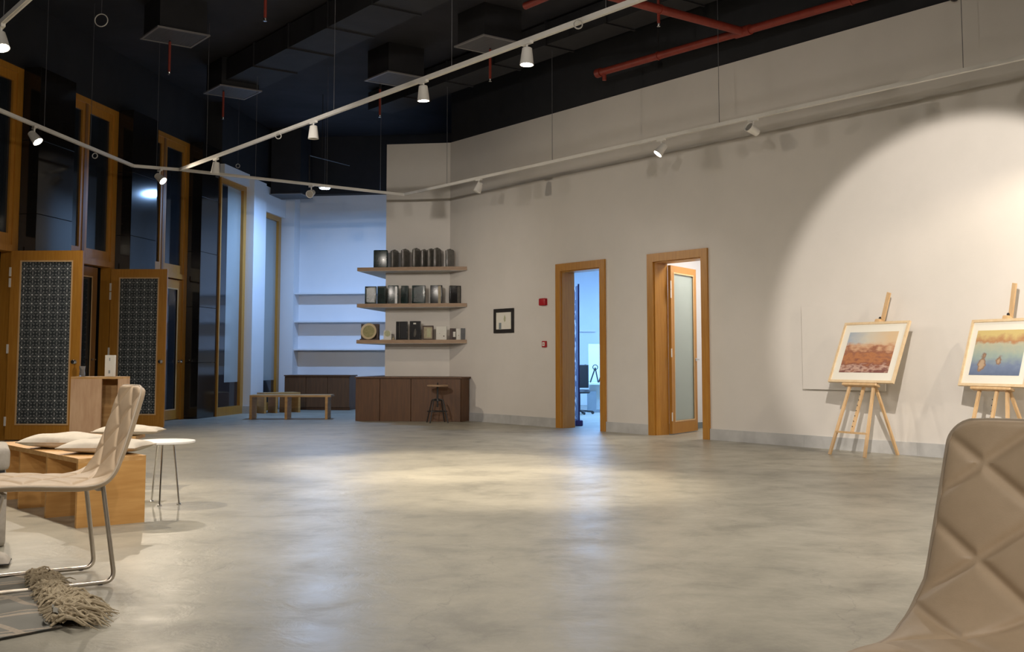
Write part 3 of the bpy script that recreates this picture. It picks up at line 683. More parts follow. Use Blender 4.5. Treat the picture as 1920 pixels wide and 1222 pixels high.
# ------------------------------------------------------------------ easels with framed watercolours
def easel(label, plabel, mx, my, a, lean, offs, zb, W, H, feet, back_foot, image, mast_top):
    u = Vector((math.cos(a), -math.sin(a), 0)); bk = Vector((math.sin(a), math.cos(a), 0))
    up = Vector((0, 0, 1)) * math.cos(lean) + bk * math.sin(lean); nrm = up.cross(u)          # nrm points to the viewer side
    if nrm.y > 0: nrm = -nrm
    O = Vector((mx, my, 0)); rz = -a
    t = thing('easel', label, 'easel', O, rz, 'beech tripod easels'); Mi = Matrix.Translation(O) @ Matrix.Rotation(rz, 4, 'Z'); inv = Mi.inverted()
    Lp = lambda p: inv @ p
    P = lambda i, j, k=0.0: O + u * i + up * j + nrm * k
    tops = (P(offs - .17, zb - .02, -.02), P(offs + .17, zb - .02, -.02))
    for f_, tp in zip(feet, tops):
        MB().bar(Lp(f_), Lp(tp), .032, .024, (0, 1, 0)).build('leg', 'beech', t)
    MB().bar(Lp(back_foot + Vector((0, 0, .002))), Lp(P(offs + .16, zb + .0, -.05)), .03, .024, (0, 1, 0)).build('leg', 'beech', t)
    k1, k2 = feet[0].lerp(tops[0], .33), feet[1].lerp(tops[1], .33)
    MB().bar(Lp(k1), Lp(k2), .036, .02, (0, 0, 1)).build('cross_bar', 'beech', t)
    mast_b = k1.lerp(k2, .5); mt = P(offs, zb + H + .02, -.035)
    MB().bar(Lp(mast_b), Lp(mt), .034, .022, (0, 1, 0)).build('mast', 'beech', t)
    MB().bar(Lp(mt - Vector((0, 0, .06))), Lp(mt + RU * mast_top[0] - RN * .02 + Vector((0, 0, mast_top[1]))), .045, .022, (0, 1, 0)).build('mast_extension', 'beech', t)
    for q in range(7):
        c = mast_b.lerp(P(offs, zb, -.035), .12 + .11 * q); MB().lathe([(0, 0), (.006, 0), (.006, .002), (0, .002)], 8, inv.to_3x3() @ nrm, Lp(c + nrm * .0125)).build('peg_hole', 'dark_gap', t)
    m_ = MB(); m_.bar(Lp(P(offs - .25, zb - .018, .0)), Lp(P(offs + .25, zb - .018, .0)), .07, .03, inv.to_3x3() @ up); m_.bevel(.006, 1); m_.build('tray', 'beech', t)
    MB().bar(Lp(P(offs, zb + H - .01, -.01)), Lp(P(offs, zb + H + .04, -.01)), .075, .08, inv.to_3x3() @ nrm).bevel(.012, 2).build('top_clamp', 'beech', t, smooth=True)
    MB().lathe([(0, 0), (.016, 0), (.016, .02), (.008, .025), (0, .025)], 10, inv.to_3x3() @ nrm, Lp(P(offs, zb + H + .06, -.02))).build('clamp_knob', 'black_metal', t, smooth=True)
    # framed picture resting on the tray
    Mp = Matrix((( u.x, -nrm.x, up.x, 0), (u.y, -nrm.y, up.y, 0), (u.z, -nrm.z, up.z, 0), (0, 0, 0, 1)))
    pt = thing('framed_painting', plabel, 'painting', (0, 0, 0), 0, 'framed watercolours on easels')
    pt.matrix_world = Matrix.Translation(P(offs, zb, .012)) @ Mp
    bar = .028
    f_ = MB(); f_.box(-W / 2, -W / 2 + bar, -.022, .006, 0, H); f_.box(W / 2 - bar, W / 2, -.022, .006, 0, H); f_.box(-W / 2 + bar, W / 2 - bar, -.022, .006, 0, bar); f_.box(-W / 2 + bar, W / 2 - bar, -.022, .006, H - bar, H)
    f_.build('frame', 'beech_frame', pt)
    bx(-W / 2 + bar, W / 2 - bar, -.010, .004, bar, H - bar).build('mount', 'mat_board', pt)
    iw = W * .75 / 2; bx(-iw, iw, -.0125, -.0102, H * .165, H * .835).build('print', image, pt)
ea = (3.597, 11.915, 1.0644, .4107, -.0769, .8579, .939, .7362)
easel('beech easel holding the desert painting beside the white wall panel', 'pale-framed watercolour of a brown desert landscape on the left easel', *ea, (G(1555.5, 851.5), G(1621, 858)), G(1683.5, 853), 'print_desert', (.13, .33))
easel('beech easel holding the sea painting behind the quilted chair', 'pale-framed watercolour of boats on a blue sea, cut by the right edge', 4.60, 10.77, 1.1475, .3288, -.1071, .8184, .8247, .7162, (Vector((4.47, 10.93, 0)), Vector((4.72, 10.52, 0))), Vector((5.16, 10.85, 0)), 'print_sea', (.08, .36))

# ------------------------------------------------------------------ quilted chairs
PROF = [(.335, .425), (.325, .455), (.29, .478), (.17, .478), (.03, .468), (-.09, .462), (-.165, .475), (-.215, .515), (-.25, .585), (-.282, .68), (-.318, .80), (-.352, .915)]
def spline(pts, n):
    out = []; m = len(pts) - 1
    for k in range(n):
        t = k / (n - 1) * m; i = min(int(t), m - 1); f = t - i
        p0, p1, p2, p3 = (Vector(pts[max(0, min(m, j))]) for j in (i - 1, i, i + 1, i + 2))
        out.append(.5 * ((2 * p1) + (p2 - p0) * f + (2 * p0 - 5 * p1 + 4 * p2 - p3) * f * f + (3 * p1 - p0 - 3 * p2 + p3) * f ** 3))
    return out
def quilted_chair(label, loc, rz):
    t = thing('quilted_chair', label, 'chair', loc, rz, 'quilted cream sled chairs')
    NS, NT = 300, 140; P = spline(PROF, NS)
    S = [0.0]
    for i in range(1, NS): S.append(S[-1] + (P[i] - P[i - 1]).length)
    ST = S[-1]
    def halfw(s):
        d = ST - s                       # distance from the top of the back
        w_ = .205 + .035 * min(1, d / .40)
        if d > .36: w_ += .03 * min(1, (d - .36) / .12)
        if s < .10: w_ -= .045 * (1 - s / .10) ** 2
        if d < .055: w_ -= .055 - math.sqrt(max(0, .055 ** 2 - (.055 - d) ** 2))
        return w_
    def surf(i, tt, side):
        s = S[i]; a = P[max(0, i - 1)]; b = P[min(NS - 1, i + 1)]; tg = (b - a).normalized(); n = Vector((tg.y, -tg.x))
        if n.y < 0 and s < .3: n = -n
        hw = halfw(s); y = tt * hw
        edge = math.sqrt(max(0.0, 1 - abs(tt) ** 6)); e2 = min(1, s / .03, (ST - s) / .02); e2 = math.sqrt(max(0, 1 - (1 - max(0, e2)) ** 2))
        if side > 0:
            sp = ST - s - .10; Dy, Ds = .262, .208
            f1 = y / Dy + sp / Ds + .5; f2 = y / Dy - sp / Ds + .5; k = 1 / math.sqrt(Dy ** -2 + Ds ** -2)
            d = min(abs(f1 - round(f1)), abs(f2 - round(f2))) * k
            h = .012 * (1 - math.exp(-(d / .0095) ** 1.5)) + .0045 * math.exp(-(d / .0042) ** 2) + .007 * (abs(math.sin(PI * f1)) * abs(math.sin(PI * f2))) ** .7 - .006
            thick = .014 + h
        else: thick = -.030
        q = P[i] + n * (thick * edge * e2); bow = .018 * (1 - abs(tt) ** 2) * (1 if s > .62 else 0) * min(1, max(0, (s - .62) / .2))
        return Vector((q.x - bow, y, q.y))
    # make every normal point to the sitter's side
    m_ = MB(); rows = {}
    for side in (1, -1):
        V = [[m_.bm.verts.new(surf(i, -1 + 2 * j / (NT - 1), side)) for j in range(NT)] for i in range(NS)]
        for i in range(NS - 1):
            for j in range(NT - 1): m_.bm.faces.new((V[i][j], V[i + 1][j], V[i + 1][j + 1], V[i][j + 1]))
    bmesh.ops.remove_doubles(m_.bm, verts=m_.bm.verts, dist=.0006)
    m_.build('upholstered_shell', 'leather', t, smooth=True)
    rim = [surf(i, 1, -1) for i in range(4, NS)] + [surf(NS - 1, 1 - 2 * k / 12, -1) for k in range(1, 12)] + [surf(i, -1, -1) for i in range(NS - 1, 3, -1)]
    rim = [r_ for k, r_ in enumerate(rim) if k == 0 or (r_ - rim[k - 1]).length > .002]
    MB().tube(rim[::2], .006, 6).build('piping', 'piping', t, smooth=True)
    for sg in (1, -1):
        y = .21 * sg
        pth = arc_path([(.25, y * .9, .432), (.345, y, .011), (-.245, y, .011), (-.185, y * .9, .45)], .055, 7)
        MB().tube(pth, .011, 10).build('sled_leg', 'steel', t, smooth=True)
        for x in (.26, -.18): MB().lathe([(0, 0), (.013, 0), (.011, .004), (0, .004)], 10, None, (x, y, 0)).build('glide', 'black_metal', t)
    MB().bar((.24, -.19, .43), (.24, .19, .43), .02, .02).build('seat_bar', 'steel', t); MB().bar((-.17, -.19, .44), (-.17, .19, .44), .02, .02).build('seat_bar', 'steel', t)
    return t
ch1 = quilted_chair('cream quilted chair with steel sled legs on the frayed rug', (-2.18, 5.26, .006), math.radians(213))
ch2 = copy_tree(ch1); ch2.location = (.93, 2.10, 0); ch2.rotation_euler = (0, 0, math.atan2(-.766, -.643)); ch2['label'] = 'cream quilted chair close up at the right corner, facing the camera'

# ------------------------------------------------------------------ armchair at the left edge
t = thing('armchair', 'taupe upholstered block armchair cut by the left edge', 'armchair', (-3.335, 6.31, 0), math.radians(26))
bx(-.42, .41, -.27, .27, .0, .41).bevel(.03, 3).build('base', 'fabric_grey', t, smooth=True)
bx(-.42, .42, -.275, .275, .425, .555).bevel(.04, 4).build('seat_cushion', 'fabric_grey', t, smooth=True)
bx(-.40, .395, -.25, .25, .405, .43).build('seam_gap', 'dark_gap', t)  # dark slab standing in for the shadow between seat and base

# ------------------------------------------------------------------ pine bench, cushions, crate, side table
bench_o = Vector((-2.721, 6.931, 0)); br = Vector((-.648, .762, 0)); bp_ = Vector((.337, .265, 0))
t = thing('bench', 'long pine bench on board legs carrying the cushions', 'bench', bench_o)
nb = 4; step = .588; th = .03
def para(o, a, b, z0, z1): return MB().prism([(o.x, o.y), (o.x + a.x, o.y + a.y), (o.x + a.x + b.x, o.y + a.y + b.y), (o.x + b.x, o.y + b.y)], z0, z1)
for i in range(nb): para(br * (step * i), bp_, br * th, 0, .40).build('leg_board', 'pine_side', t)
for i in range(nb - 1):
    para(br * (step * i + (.0 if i == 0 else th / 2 + .001)), bp_, br * (step - .002 + (th / 2 if i == 0 else 0) + (th / 2 if i == nb - 2 else 0)), .40, .43).build('top_board', 'pine', t)
def pillow(label, loc, rz, w_, d_, h_, tilt=0.0):
    m_ = MB(); n = 30
    def fn(side):
        def f(u, v):
            x, y = u * 2 - 1, v * 2 - 1
            p = (1 - abs(x) ** 2.6) * (1 - abs(y) ** 2.6); pin = 1 - .10 * (1 - (abs(x) * abs(y)) ** 1.0) * max(abs(x), abs(y)) ** 4
            z = side * (max(0, p) ** .42) * h_ / 2 * (1 if side > 0 else .8)
            return (x * w_ / 2 * pin, y * d_ / 2 * pin, z + .006 * math.sin(5 * x + 3 * y) * max(0, p) + h_ * .40)
        return f
    m_.grid(fn(1), n, n); m_.grid(fn(-1), n, n); bmesh.ops.remove_doubles(m_.bm, verts=m_.bm.verts, dist=.0008)
    t_ = thing('cushion', label, 'cushion', loc, rz, 'cream cushions on the pine bench')
    m_.build('cover', 'cushion', t_, smooth=True)
    pts = []
    for k in range(80):
        a = k / 80 * 4; e = int(a); f = (a - e) * 2 - 1; x, y = ((f, -1), (1, f), (-f, 1), (-1, -f))[e]
        pin = 1 - .10 * (1 - abs(x) * abs(y)); pts.append((x * w_ / 2 * pin, y * d_ / 2 * pin, h_ * .40))
    MB().tube(pts, .004, 6, True).build('seam', 'piping', t_, smooth=True)
bm_ = lambda k, w: bench_o + br * k + bp_ * w
q = bm_(.95, .55); pillow('cream cushion at the far end of the pine bench', (q.x, q.y, .432), math.radians(-8), .52, .40, .115)
q = bm_(.36, .55); pillow('cream cushion at the near end of the bench behind the quilted chair', (q.x + .06, q.y + .03, .432), math.radians(-2), .52, .40, .105)
q = Vector((-2.80, 5.35, .40)); 
t = thing('stool', 'low pine stool behind the bench supporting the third cushion', 'stool', (-3.28, 9.1, 0), math.radians(5))
bx(-.21, .21, -.16, .16, .40, .43).build('top_board', 'pine', t); bx(-.21, -.18, -.16, .16, 0, .40).build('leg_board', 'pine_side', t); bx(.0, .03, -.16, .16, 0, .40).build('leg_board', 'pine_side', t)
pillow('cream cushion lying furthest back, behind the white side table', (-3.16, 9.1, .432), math.radians(4), .52, .32, .085)

t = thing('crate', 'tall pine box open at the right front, standing before the open doors', 'box', (-3.945, 10.54, 0), math.radians(2))
cw, cdp, chh = .46, .30, .888; y0 = -cdp / 2
bx(-cw / 2, .06, y0, y0 + .02, 0, chh - .02).build('front_panel', 'pine_pale', t)
bx(-cw / 2, -cw / 2 + .02, y0 + .02, cdp / 2, 0, chh - .02).build('side_panel', 'pine_pale', t); bx(cw / 2 - .02, cw / 2, y0, cdp / 2, 0, chh - .02).build('side_panel', 'pine_pale', t)
bx(-cw / 2 + .02, cw / 2 - .02, cdp / 2 - .02, cdp / 2, .0, chh - .02).build('back_panel', 'pine', t); bx(-cw / 2, cw / 2, y0, cdp / 2, chh - .02, chh).build('top_panel', 'pine', t)
bx(-cw / 2 + .02, cw / 2 - .02, y0 + .02, cdp / 2 - .02, .02, .04).build('bottom_panel', 'pine', t)
t = thing('water_glass', 'small clear glass on top of the pine box', 'glass', (-4.11, 10.5, chh)); MB().lathe([(0, 0), (.026, 0), (.028, .02), (.022, .055), (.028, .09), (.030, .10), (.027, .10), (.019, .056), (.024, .02), (0, .008)], 20).build('bowl', 'plastic_clear', t, smooth=True)
t = thing('paper_carton', 'white upright carton on top of the pine box', 'carton', (-3.865, 10.56, chh), math.radians(6)); bx(-.045, .045, -.03, .03, 0, .205).bevel(.003, 1).build('body', 'off_white', t); bx(-.008, .006, -.0325, -.0305, .03, .06).build('mark', 'drawer_grey', t); bx(-.004, .004, -.0325, -.0305, .15, .18).build('mark', 'drawer_grey', t)

t = thing('side_table', 'round white side table on three thin chrome legs', 'table', (-2.555, 8.12, 0))
MB().lathe([(0, .438), (.205, .438), (.217, .442), (.219, .450), (.217, .456), (0, .458)], 40).build('top', 'table_white', t, smooth=True)
for a in (-82, -28, 140):
    a = math.radians(a); MB().tube([(.09 * math.cos(a), .09 * math.sin(a), .438), (.155 * math.cos(a), .155 * math.sin(a), .008)], .0065, 8).build('leg', 'chrome', t, smooth=True)
    MB().lathe([(0, 0), (.017, 0), (.017, .005), (.008, .012), (0, .012)], 12, None, (.155 * math.cos(a), .155 * math.sin(a), 0)).build('foot', 'chrome', t, smooth=True)

# ------------------------------------------------------------------ rug with fringe
t = thing('rug', 'grey woven rug with pale stripes and frayed cream fringe', 'rug', (0, 0, 0))
R0 = Vector((-1.76, 4.38, 0)); ra = Vector((-.48, .877, 0)); rb = Vector((-.64, -.77, 0))   # ra along the fringe edge, rb away from it
m_ = MB(); uvs = {}
NA, NB = 60, 60
def rugz(a, b):
    z = .004 + .006 * max(0, math.sin(7 * a + 3 * b)) * math.exp(-b * 2.2) + .010 * math.exp(-((a - .42) ** 2 + (b - .10) ** 2) / .006) + .012 * math.exp(-((a - .70) ** 2 + (b - .12) ** 2) / .008)
    return z
V = []
for side in (0, 1):
    V.append([[m_.bm.verts.new(R0 + ra * (i / (NA - 1) * 1.2) + rb * (j / (NB - 1) * 1.5 + .03 * math.sin(9 * i / NA) * (1 - j / NB)) + Vector((0, 0, rugz(i / (NA - 1) * 1.2, j / (NB - 1) * 1.5) + .005 - side * .0045))) for j in range(NB)] for i in range(NA)])
for side in (0, 1):
    for i in range(NA - 1):
        for j in range(NB - 1): m_.bm.faces.new((V[side][i][j], V[side][i + 1][j], V[side][i + 1][j + 1], V[side][i][j + 1]))
uvl = m_.bm.loops.layers.uv.new('UVMap')
for f_ in m_.bm.faces:
    for l in f_.loops:
        d = l.vert.co - R0; l[uvl].uv = (d.dot(ra), d.dot(rb))
m_.build('weave', 'rug_weave', t, smooth=True)
# curled corner of the rug
m_ = MB()
def curl(u, v):
    a = .05 + .16 * u; th_ = -1.2 + v * 4.2; r = .032 + .006 * math.sin(6 * u)
    c = R0 + ra * a + rb * .04; return c + (-rb) * (r * math.sin(th_) + .015 * (u)) + Vector((0, 0, .012 + r * (1 - math.cos(th_)) * .75))
m_.grid(curl, 10, 18); uvl = m_.bm.loops.layers.uv.new('UVMap')
for f_ in m_.bm.faces:
    for l in f_.loops: d = l.vert.co - R0; l[uvl].uv = (d.dot(ra), d.dot(rb) * .5)
m_.build('curled_corner', 'rug_weave', t, smooth=True)
fr_ = MB(); rnd = random.Random(3)
for k in range(520):
    a = .03 + rnd.random() * 1.08; wgt = math.exp(-((a - .25) / .25) ** 2) * .10
    p = R0 + ra * a + rb * (.05 * rnd.random()); p.z = .014 + rnd.random() * .018
    dr = (-rb + ra * rnd.uniform(-1.5, .9)).normalized(); ln = rnd.uniform(.07, .16) + wgt
    pts = []; ph = rnd.random() * 6
    for q in range(7):
        f = q / 6; pts.append(p + dr * (ln * f) + ra * (.034 * math.sin(ph + f * 8)) + rb * (.020 * math.sin(ph * 2 + f * 6)) + Vector((0, 0, .030 * math.sin(f * PI) * rnd.uniform(.5, 1.2) * (1 + 6 * wgt) - (p.z - .008) * f)))
    rr_ = rnd.uniform(.003, .006); fr_.tube(pts, [rr_ * .8, rr_ * 1.2, rr_ * 1.4, rr_ * 1.3, rr_ * 1.1, rr_ * .9, rr_ * .4], 6)
tag(fr_.build('fringe', 'rug_fringe', t, smooth=True), kind='stuff')
q = G(-26, 1062)
t = thing('floor_pouch', 'taupe fabric corner of a bag lying on the rug at the left edge', 'bag', (q.x, q.y, .018), math.radians(20))
m_ = MB(); m_.grid(lambda u, v: ((u - .5) * .22, (v - .5) * .16, .055 * (max(0, (1 - abs(2 * u - 1) ** 3) * (1 - abs(2 * v - 1) ** 3))) ** .5), 16, 16); m_.grid(lambda u, v: ((u - .5) * .22, (v - .5) * .16, -.002 - .004 * (1 - abs(2 * u - 1) ** 3) * (1 - abs(2 * v - 1) ** 3)), 16, 16)
m_.build('body', 'fabric_grey', t, smooth=True); MB().tube([(-.11, -.08, 0), (.11, -.08, 0), (.11, .08, 0), (-.11, .08, 0)], .004, 6, True).build('edge', 'dark_gap', t)

# ------------------------------------------------------------------ far benches and bar stool
def far_bench(label, p, rz, L_, D_, H_, legs, skew=0.0):
    t = thing('bench', label, 'bench', p, rz)
    bx(0, L_, 0, D_, H_ - .035, H_).build('top_board', 'pine', t)
    for x in legs: bx(x, x + .045, 0, D_, 0, H_ - .035).build('leg_board', 'pine_side', t)
g1 = G(467, 786); far_bench('pine bench on three board legs before the far cabinets', g1, math.radians(2), 1.43, .45, .425, (0, .62, 1.33))
g2 = G(491, 775.5); far_bench('shorter pine bench with four board legs behind the three-legged bench', g2 + Vector((.02, .1, 0)), math.radians(38), .78, .34, .40, (.0, .24, .49, .735))
g3 = G(821, 791.5)
t = thing('bar_stool', 'black iron stool with round wooden seat by the cabinets', 'stool', (g3.x, g3.y - .12, 0))
MB().lathe([(0, .60), (.17, .60), (.178, .607), (.178, .622), (.17, .63), (0, .63)], 28).build('seat', 'shelf_wood', t, smooth=True)
MB().tube([(0, 0, .26), (0, 0, .60)], .016, 10).build('screw_post', 'black_metal', t, smooth=True)
MB().lathe([(0, .36), (.05, .36), (.05, .40), (0, .40)], 14).build('hub', 'black_metal', t)
MB().tube([(0, 0, .629), (0, 0, .665)], .012, 8).build('finial', 'black_metal', t, smooth=True)
for k in range(4):
    a = PI / 4 + k * PI / 2 + .25; c, s_ = math.cos(a), math.sin(a)
    MB().tube(arc_path([(.03 * c, .03 * s_, .385), (.11 * c, .11 * s_, .385), (.215 * c, .215 * s_, .0)], .05, 5), .011, 8).build('leg', 'black_metal', t, smooth=True)
MB().tube([(.165 * math.cos(k * PI / 12), .165 * math.sin(k * PI / 12), .19) for k in range(24)], .008, 6, True).build('foot_ring', 'black_metal', t, smooth=True)

# ------------------------------------------------------------------ office behind door 1
n0 = Vector((1.067, 17.5, 0)); n1 = Vector((1.012, 18.25, 0)); d = n1 - n0
t = thing('roll_up_banner', 'tall navy roll-up banner seen edge-on inside the blue office', 'banner', n0, math.atan2(d.y, d.x))
bx(0, .73, -.004, .004, .09, 2.24).build('sheet', 'banner_print', t); bx(-.01, .74, -.06, .06, 0, .09).bevel(.015, 2).build('base', 'navy', t); bx(0, .02, -.012, .012, .09, 2.26).build('edge_strip', 'navy', t)
tag(t, kind=None)
dk = AT(1090, 772, 22.0); dk.z = 0
t = thing('desk', 'white office desk seen through the open doorway', 'desk', dk, math.radians(-3))
bx(-.03, 1.3, -.0, .65, .55, .585).build('top', 'desk_white', t); bx(.17, 1.2, .3, .32, .04, .55).build('modesty_panel', 'desk_white', t); bx(.12, .40, .05, .30, .0, .03).build('foot', 'drawer_grey', t); bx(.12, .30, .05, .30, .03, .42).build('drawer_unit', 'drawer_grey', t); bx(.80, .83, 0, .65, 0, .55).build('leg_panel', 'desk_white', t)
t = thing('desk_screen', 'white partition screen rising behind the office desk', 'screen', dk + Vector((.2, .72, 0)), math.radians(-3)); bx(0, 1.0, 0, .04, 0, 1.35).build('panel', 'desk_white', t); bx(0, 1.0, -.004, .044, 1.35, 1.37).build('cap', 'white_metal', t)
for i, (ox, lab) in enumerate(((.05, 'black looped tablet stand at the left end of the desk'), (.25, 'black forked tablet stand in the middle of the desk'), (.42, 'black tablet stand nearest the door jamb'))):
    t = thing('tablet_stand', lab, 'stand', dk + Vector((ox, .25, .585)))
    MB().bar((-.05, 0, 0.006), (.06, .1, .30), .02, .02).build('stem', 'black_metal', t); MB().bar((.11, 0, 0.006), (.06, .1, .30), .02, .02).build('stem', 'black_metal', t); MB().tube([(.06 + .05 * math.cos(a * PI / 6), .1, .31 + .05 * math.sin(a * PI / 6)) for a in range(12)], .010, 6, True).build('ring', 'black_metal', t)
t = thing('office_chair', 'black office chair tucked behind the navy banner', 'chair', AT(1086, 775, 21.3).xy.to_3d())
MB().lathe([(0, .40), (.2, .40), (.22, .43), (.2, .47), (0, .47)], 20).build('seat', 'black_metal', t, smooth=True); bx(-.2, .2, .17, .21, .5, .95).bevel(.015, 2).build('backrest', 'black_metal', t); MB().tube([(0, 0, .06), (0, 0, .40)], .025, 10).build('post', 'black_metal', t)
for k in range(5):
    a = k * 2 * PI / 5; MB().bar((0, 0, .07), (.26 * math.cos(a), .26 * math.sin(a), .05), .04, .03).build('base_arm', 'black_metal', t); MB().lathe([(0, -.015), (.03, -.015), (.03, .015), (0, .015)], 10, (math.sin(a), -math.cos(a), 0), (.26 * math.cos(a), .26 * math.sin(a), .03)).build('caster', 'black_metal', t)
struct(bx(.3, 1.95, 25.54, 25.6, 1.70, 1.75).build('trim_office', 'white_metal'))

# ------------------------------------------------------------------ ceiling services
def diffuser(label, px, py, z, rz):
    c = G(px, py, z); t = thing('air_diffuser', label, 'vent', (c.x, c.y, z), rz, 'square ceiling diffusers')
    s = .36
    f_ = MB(); f_.box(-s, s, -s, -s + .03, 0, .02); f_.box(-s, s, s - .03, s, 0, .02); f_.box(-s, -s + .03, -s + .03, s - .03, 0, .02); f_.box(s - .03, s, -s + .03, s - .03, 0, .02); f_.build('frame', 'grille_frame', t)
    bx(-s + .03, s - .03, -s + .03, s - .03, .008, .014).build('core', 'grille', t); bx(-s + .04, s - .04, -s + .04, s - .04, .02, CEIL - z).build('plenum_box', 'duct_black', t)
diffuser('grey square air diffuser nearest the top left corner', 328, 71, 5.42, RW_R)
diffuser('grey square air diffuser above the second open door', 436, 174, 5.42, RW_R)
diffuser('grey square air diffuser left of the lit spotlight pair', 742, 150, 5.42, RW_R)
diffuser('grey square air diffuser behind the long white track', 918, 86, 5.42, RW_R)
diffuser('dark square air diffuser low over the blue-lit niche', 545, 369, 4.48, BK_R)
def duct(label, a, b, w_, h_):
    t = thing('air_duct', label, 'duct', (0, 0, 0), 0, 'black ceiling ducts'); MB().bar(a, b, w_, h_).build('casing', 'duct_black', t)
    a, b = Vector(a), Vector(b); n = int((b - a).length / 1.2)
    for i in range(1, n): c = a.lerp(b, i / n); d = (b - a).normalized() * .015; MB().bar(c - d, c + d, w_ + .04, h_ + .04).build('flange', 'duct_black', t)
u_, v_ = RU, RN
cc = Vector((-4.4, 17.6, 5.70)); duct('black duct above the facade running into the dark ceiling', cc, cc + u_ * 8.5, .7, .34)
cc = Vector((-2.4, 19.6, 5.70)); duct('black duct above the shelf wall parallel to the long track', cc, cc + u_ * 9, .5, .32)
def sprinkler(label, px, py, z=4.95):
    c = G(px, py, z); t = thing('sprinkler', label, 'sprinkler', (c.x, c.y, z), 0, 'red sprinkler drops')
    MB().tube([(0, 0, .04), (0, 0, .46)], .018, 8).build('drop_pipe', 'red_pipe', t, smooth=True); MB().tube([(0, 0, .46), (0, 0, CEIL - z)], .014, 8).build('feed_pipe', 'duct_black', t)
    MB().lathe([(0, 0), (.022, .002), (.010, .012), (.016, .03), (.016, .045), (0, .045)], 10).build('head', 'chrome', t, smooth=True)
for px, py, lab in ((317, 140, 'red sprinkler drop beneath the top left air diffuser'), (418, 224, 'red sprinkler drop above the second granite column'), (497, 40, 'red sprinkler drop at the top edge, left of the long track'),
                    (712, 220, 'red sprinkler drop between the unlit and lit spotlights'), (919, 153, 'red sprinkler drop left of the brightest spotlight'), (1235, 50, 'red sprinkler drop in front of the red branch pipe')): sprinkler(lab, px, py)
def pipe(label, pts, r, hang=()):
    t = thing('sprinkler_pipe', label, 'pipe', (0, 0, 0), 0, 'red sprinkler pipes'); MB().tube(pts, r, 14).build('pipe', 'red_pipe', t, smooth=True)
    for h in hang:
        p = Vector(pts[0]).lerp(Vector(pts[-1]), h); MB().tube([p + Vector((0, 0, r)), (p.x, p.y, CEIL)], .006, 6).build('hanger_rod', 'black_metal', t)
        d = (Vector(pts[-1]) - Vector(pts[0])).normalized() * .012; MB().tube([p - d, p + d], r + .008, 14).build('clamp', 'red_pipe', t)
    return t
zp = 5.15; pa_ = G(1122, 137, zp); pj = G(1393, 59, zp); pe = pa_ + (pj - pa_) * 3.2
t = pipe('red sprinkler main running above the white wall', [pa_, pe], .052, (.14, .5, .8)); MB().tube([pa_ - (pj - pa_).normalized() * .03, pa_ + (pj - pa_).normalized() * .06], .066, 14).build('end_cap', 'red_pipe', t, smooth=True)
dj = (pj - pa_).normalized(); MB().tube([pj - dj * .12, pj + dj * .12], .066, 14).build('tee', 'red_pipe', t, smooth=True); MB().tube([pa_ + dj * .12, pa_ + dj * .12 + Vector((0, 0, -.13))], .03, 10).build('outlet', 'red_pipe', t, smooth=True)
pb_ = G(1190, 5, zp); pipe('red sprinkler branch crossing above the long white track', [pj - (pj - pb_).normalized() * .0, pj + (pb_ - pj) * 2.6], .052, (.3, .7))
pc_ = G(985, 11, zp + .1); pipe('short red sprinkler pipe at the top edge behind the track', [pc_, pc_ + u_ * 2.2], .045, (.5,))
t = thing('conduit', 'thin bent conduit hanging behind the far track', 'conduit', (0, 0, 0)); z0 = G(580, 345, 4.2); d0 = z0.y
MB().tube([AT(580, 350, d0), AT(580, 291, d0), AT(655, 310, d0 + 1.2)], .012, 8).build('tube', 'black_frame', t); q = AT(604, 298, d0 + .25); MB().tube([q, (q.x, q.y, CEIL)], .006, 6).build('hanger_rod', 'black_frame', t)
t = thing('security_camera', 'small dark dome camera at the top of the white wall', 'camera', on_rw(1797, -4) - RN * .08)
MB().lathe([(0, .06), (.07, .06), (.075, .02), (.07, 0), (0, 0)], 18).build('base', 'white_metal', t, smooth=True); MB().lathe([(.055, 0), (.05, -.03), (.03, -.05), (0, -.058)], 18).build('dome', 'black_glaze', t, smooth=True); bx(-.03, .03, .0, .1, .03, .055).build('bracket', 'white_metal', t).rotation_euler = (0, 0, RW_R)

# ------------------------------------------------------------------ lighting tracks and spotlights
ZT = 3.9
def TP(px, py): return G(px, py, ZT)
J = TP(337, 318)
def track(label, a, b, wires):
    a, b = Vector(a), Vector(b); t = thing('lighting_track', label, 'track', a, 0, 'white lighting tracks')
    d = b - a; MB().bar((0, 0, 0), d, .04, .042).build('rail', 'white_metal', t)
    dn = d.normalized()
    MB().bar(dn * .02 + Vector((0, 0, -.0215)), d - dn * .02 + Vector((0, 0, -.0215)), .014, .003).build('slot', 'lamp_grey', t)
    for f in wires: p = d * f; MB().tube([p + Vector((0, 0, .02)), p + Vector((0, 0, CEIL - ZT))], .0035, 5).build('wire', 'wire', t)
eA = TP(1195, 0); dA = (eA - J)
track('long white lighting track crossing the dark ceiling diagonally', J, J + dA * 1.75, (.06, .28, .42, .55, .8, .97))
L0 = TP(0, 207); L1 = TP(250, 311); dl = (L1 - L0)
track('white lighting track in front of the facade doors', L0 - dl * .9, L1, (.2, .62, .8))
track('short white track piece joining the two diagonal tracks', L1 + (J - L1) * .01, J - (J - L1) * .02, (.5,))
B1 = TP(757, 365)
track('white lighting track leading from the junction to the shelf wall', J + (B1 - J) * .01, B1, (.30, .62, .88))
WE = TP(1920, 107); dw = WE - B1
track('white lighting track along the long white wall', B1 + dw * .005, B1 + dw * 1.45, (.08, .25, .45, .65, .9))
TLa, TLb = TP(0, 45), TP(50, 0); dT = (TLb - TLa).normalized(); track('white lighting track crossing the top left corner', TLa - dT * .6, TLa + dT * 6.5, (.1, .5, .9))

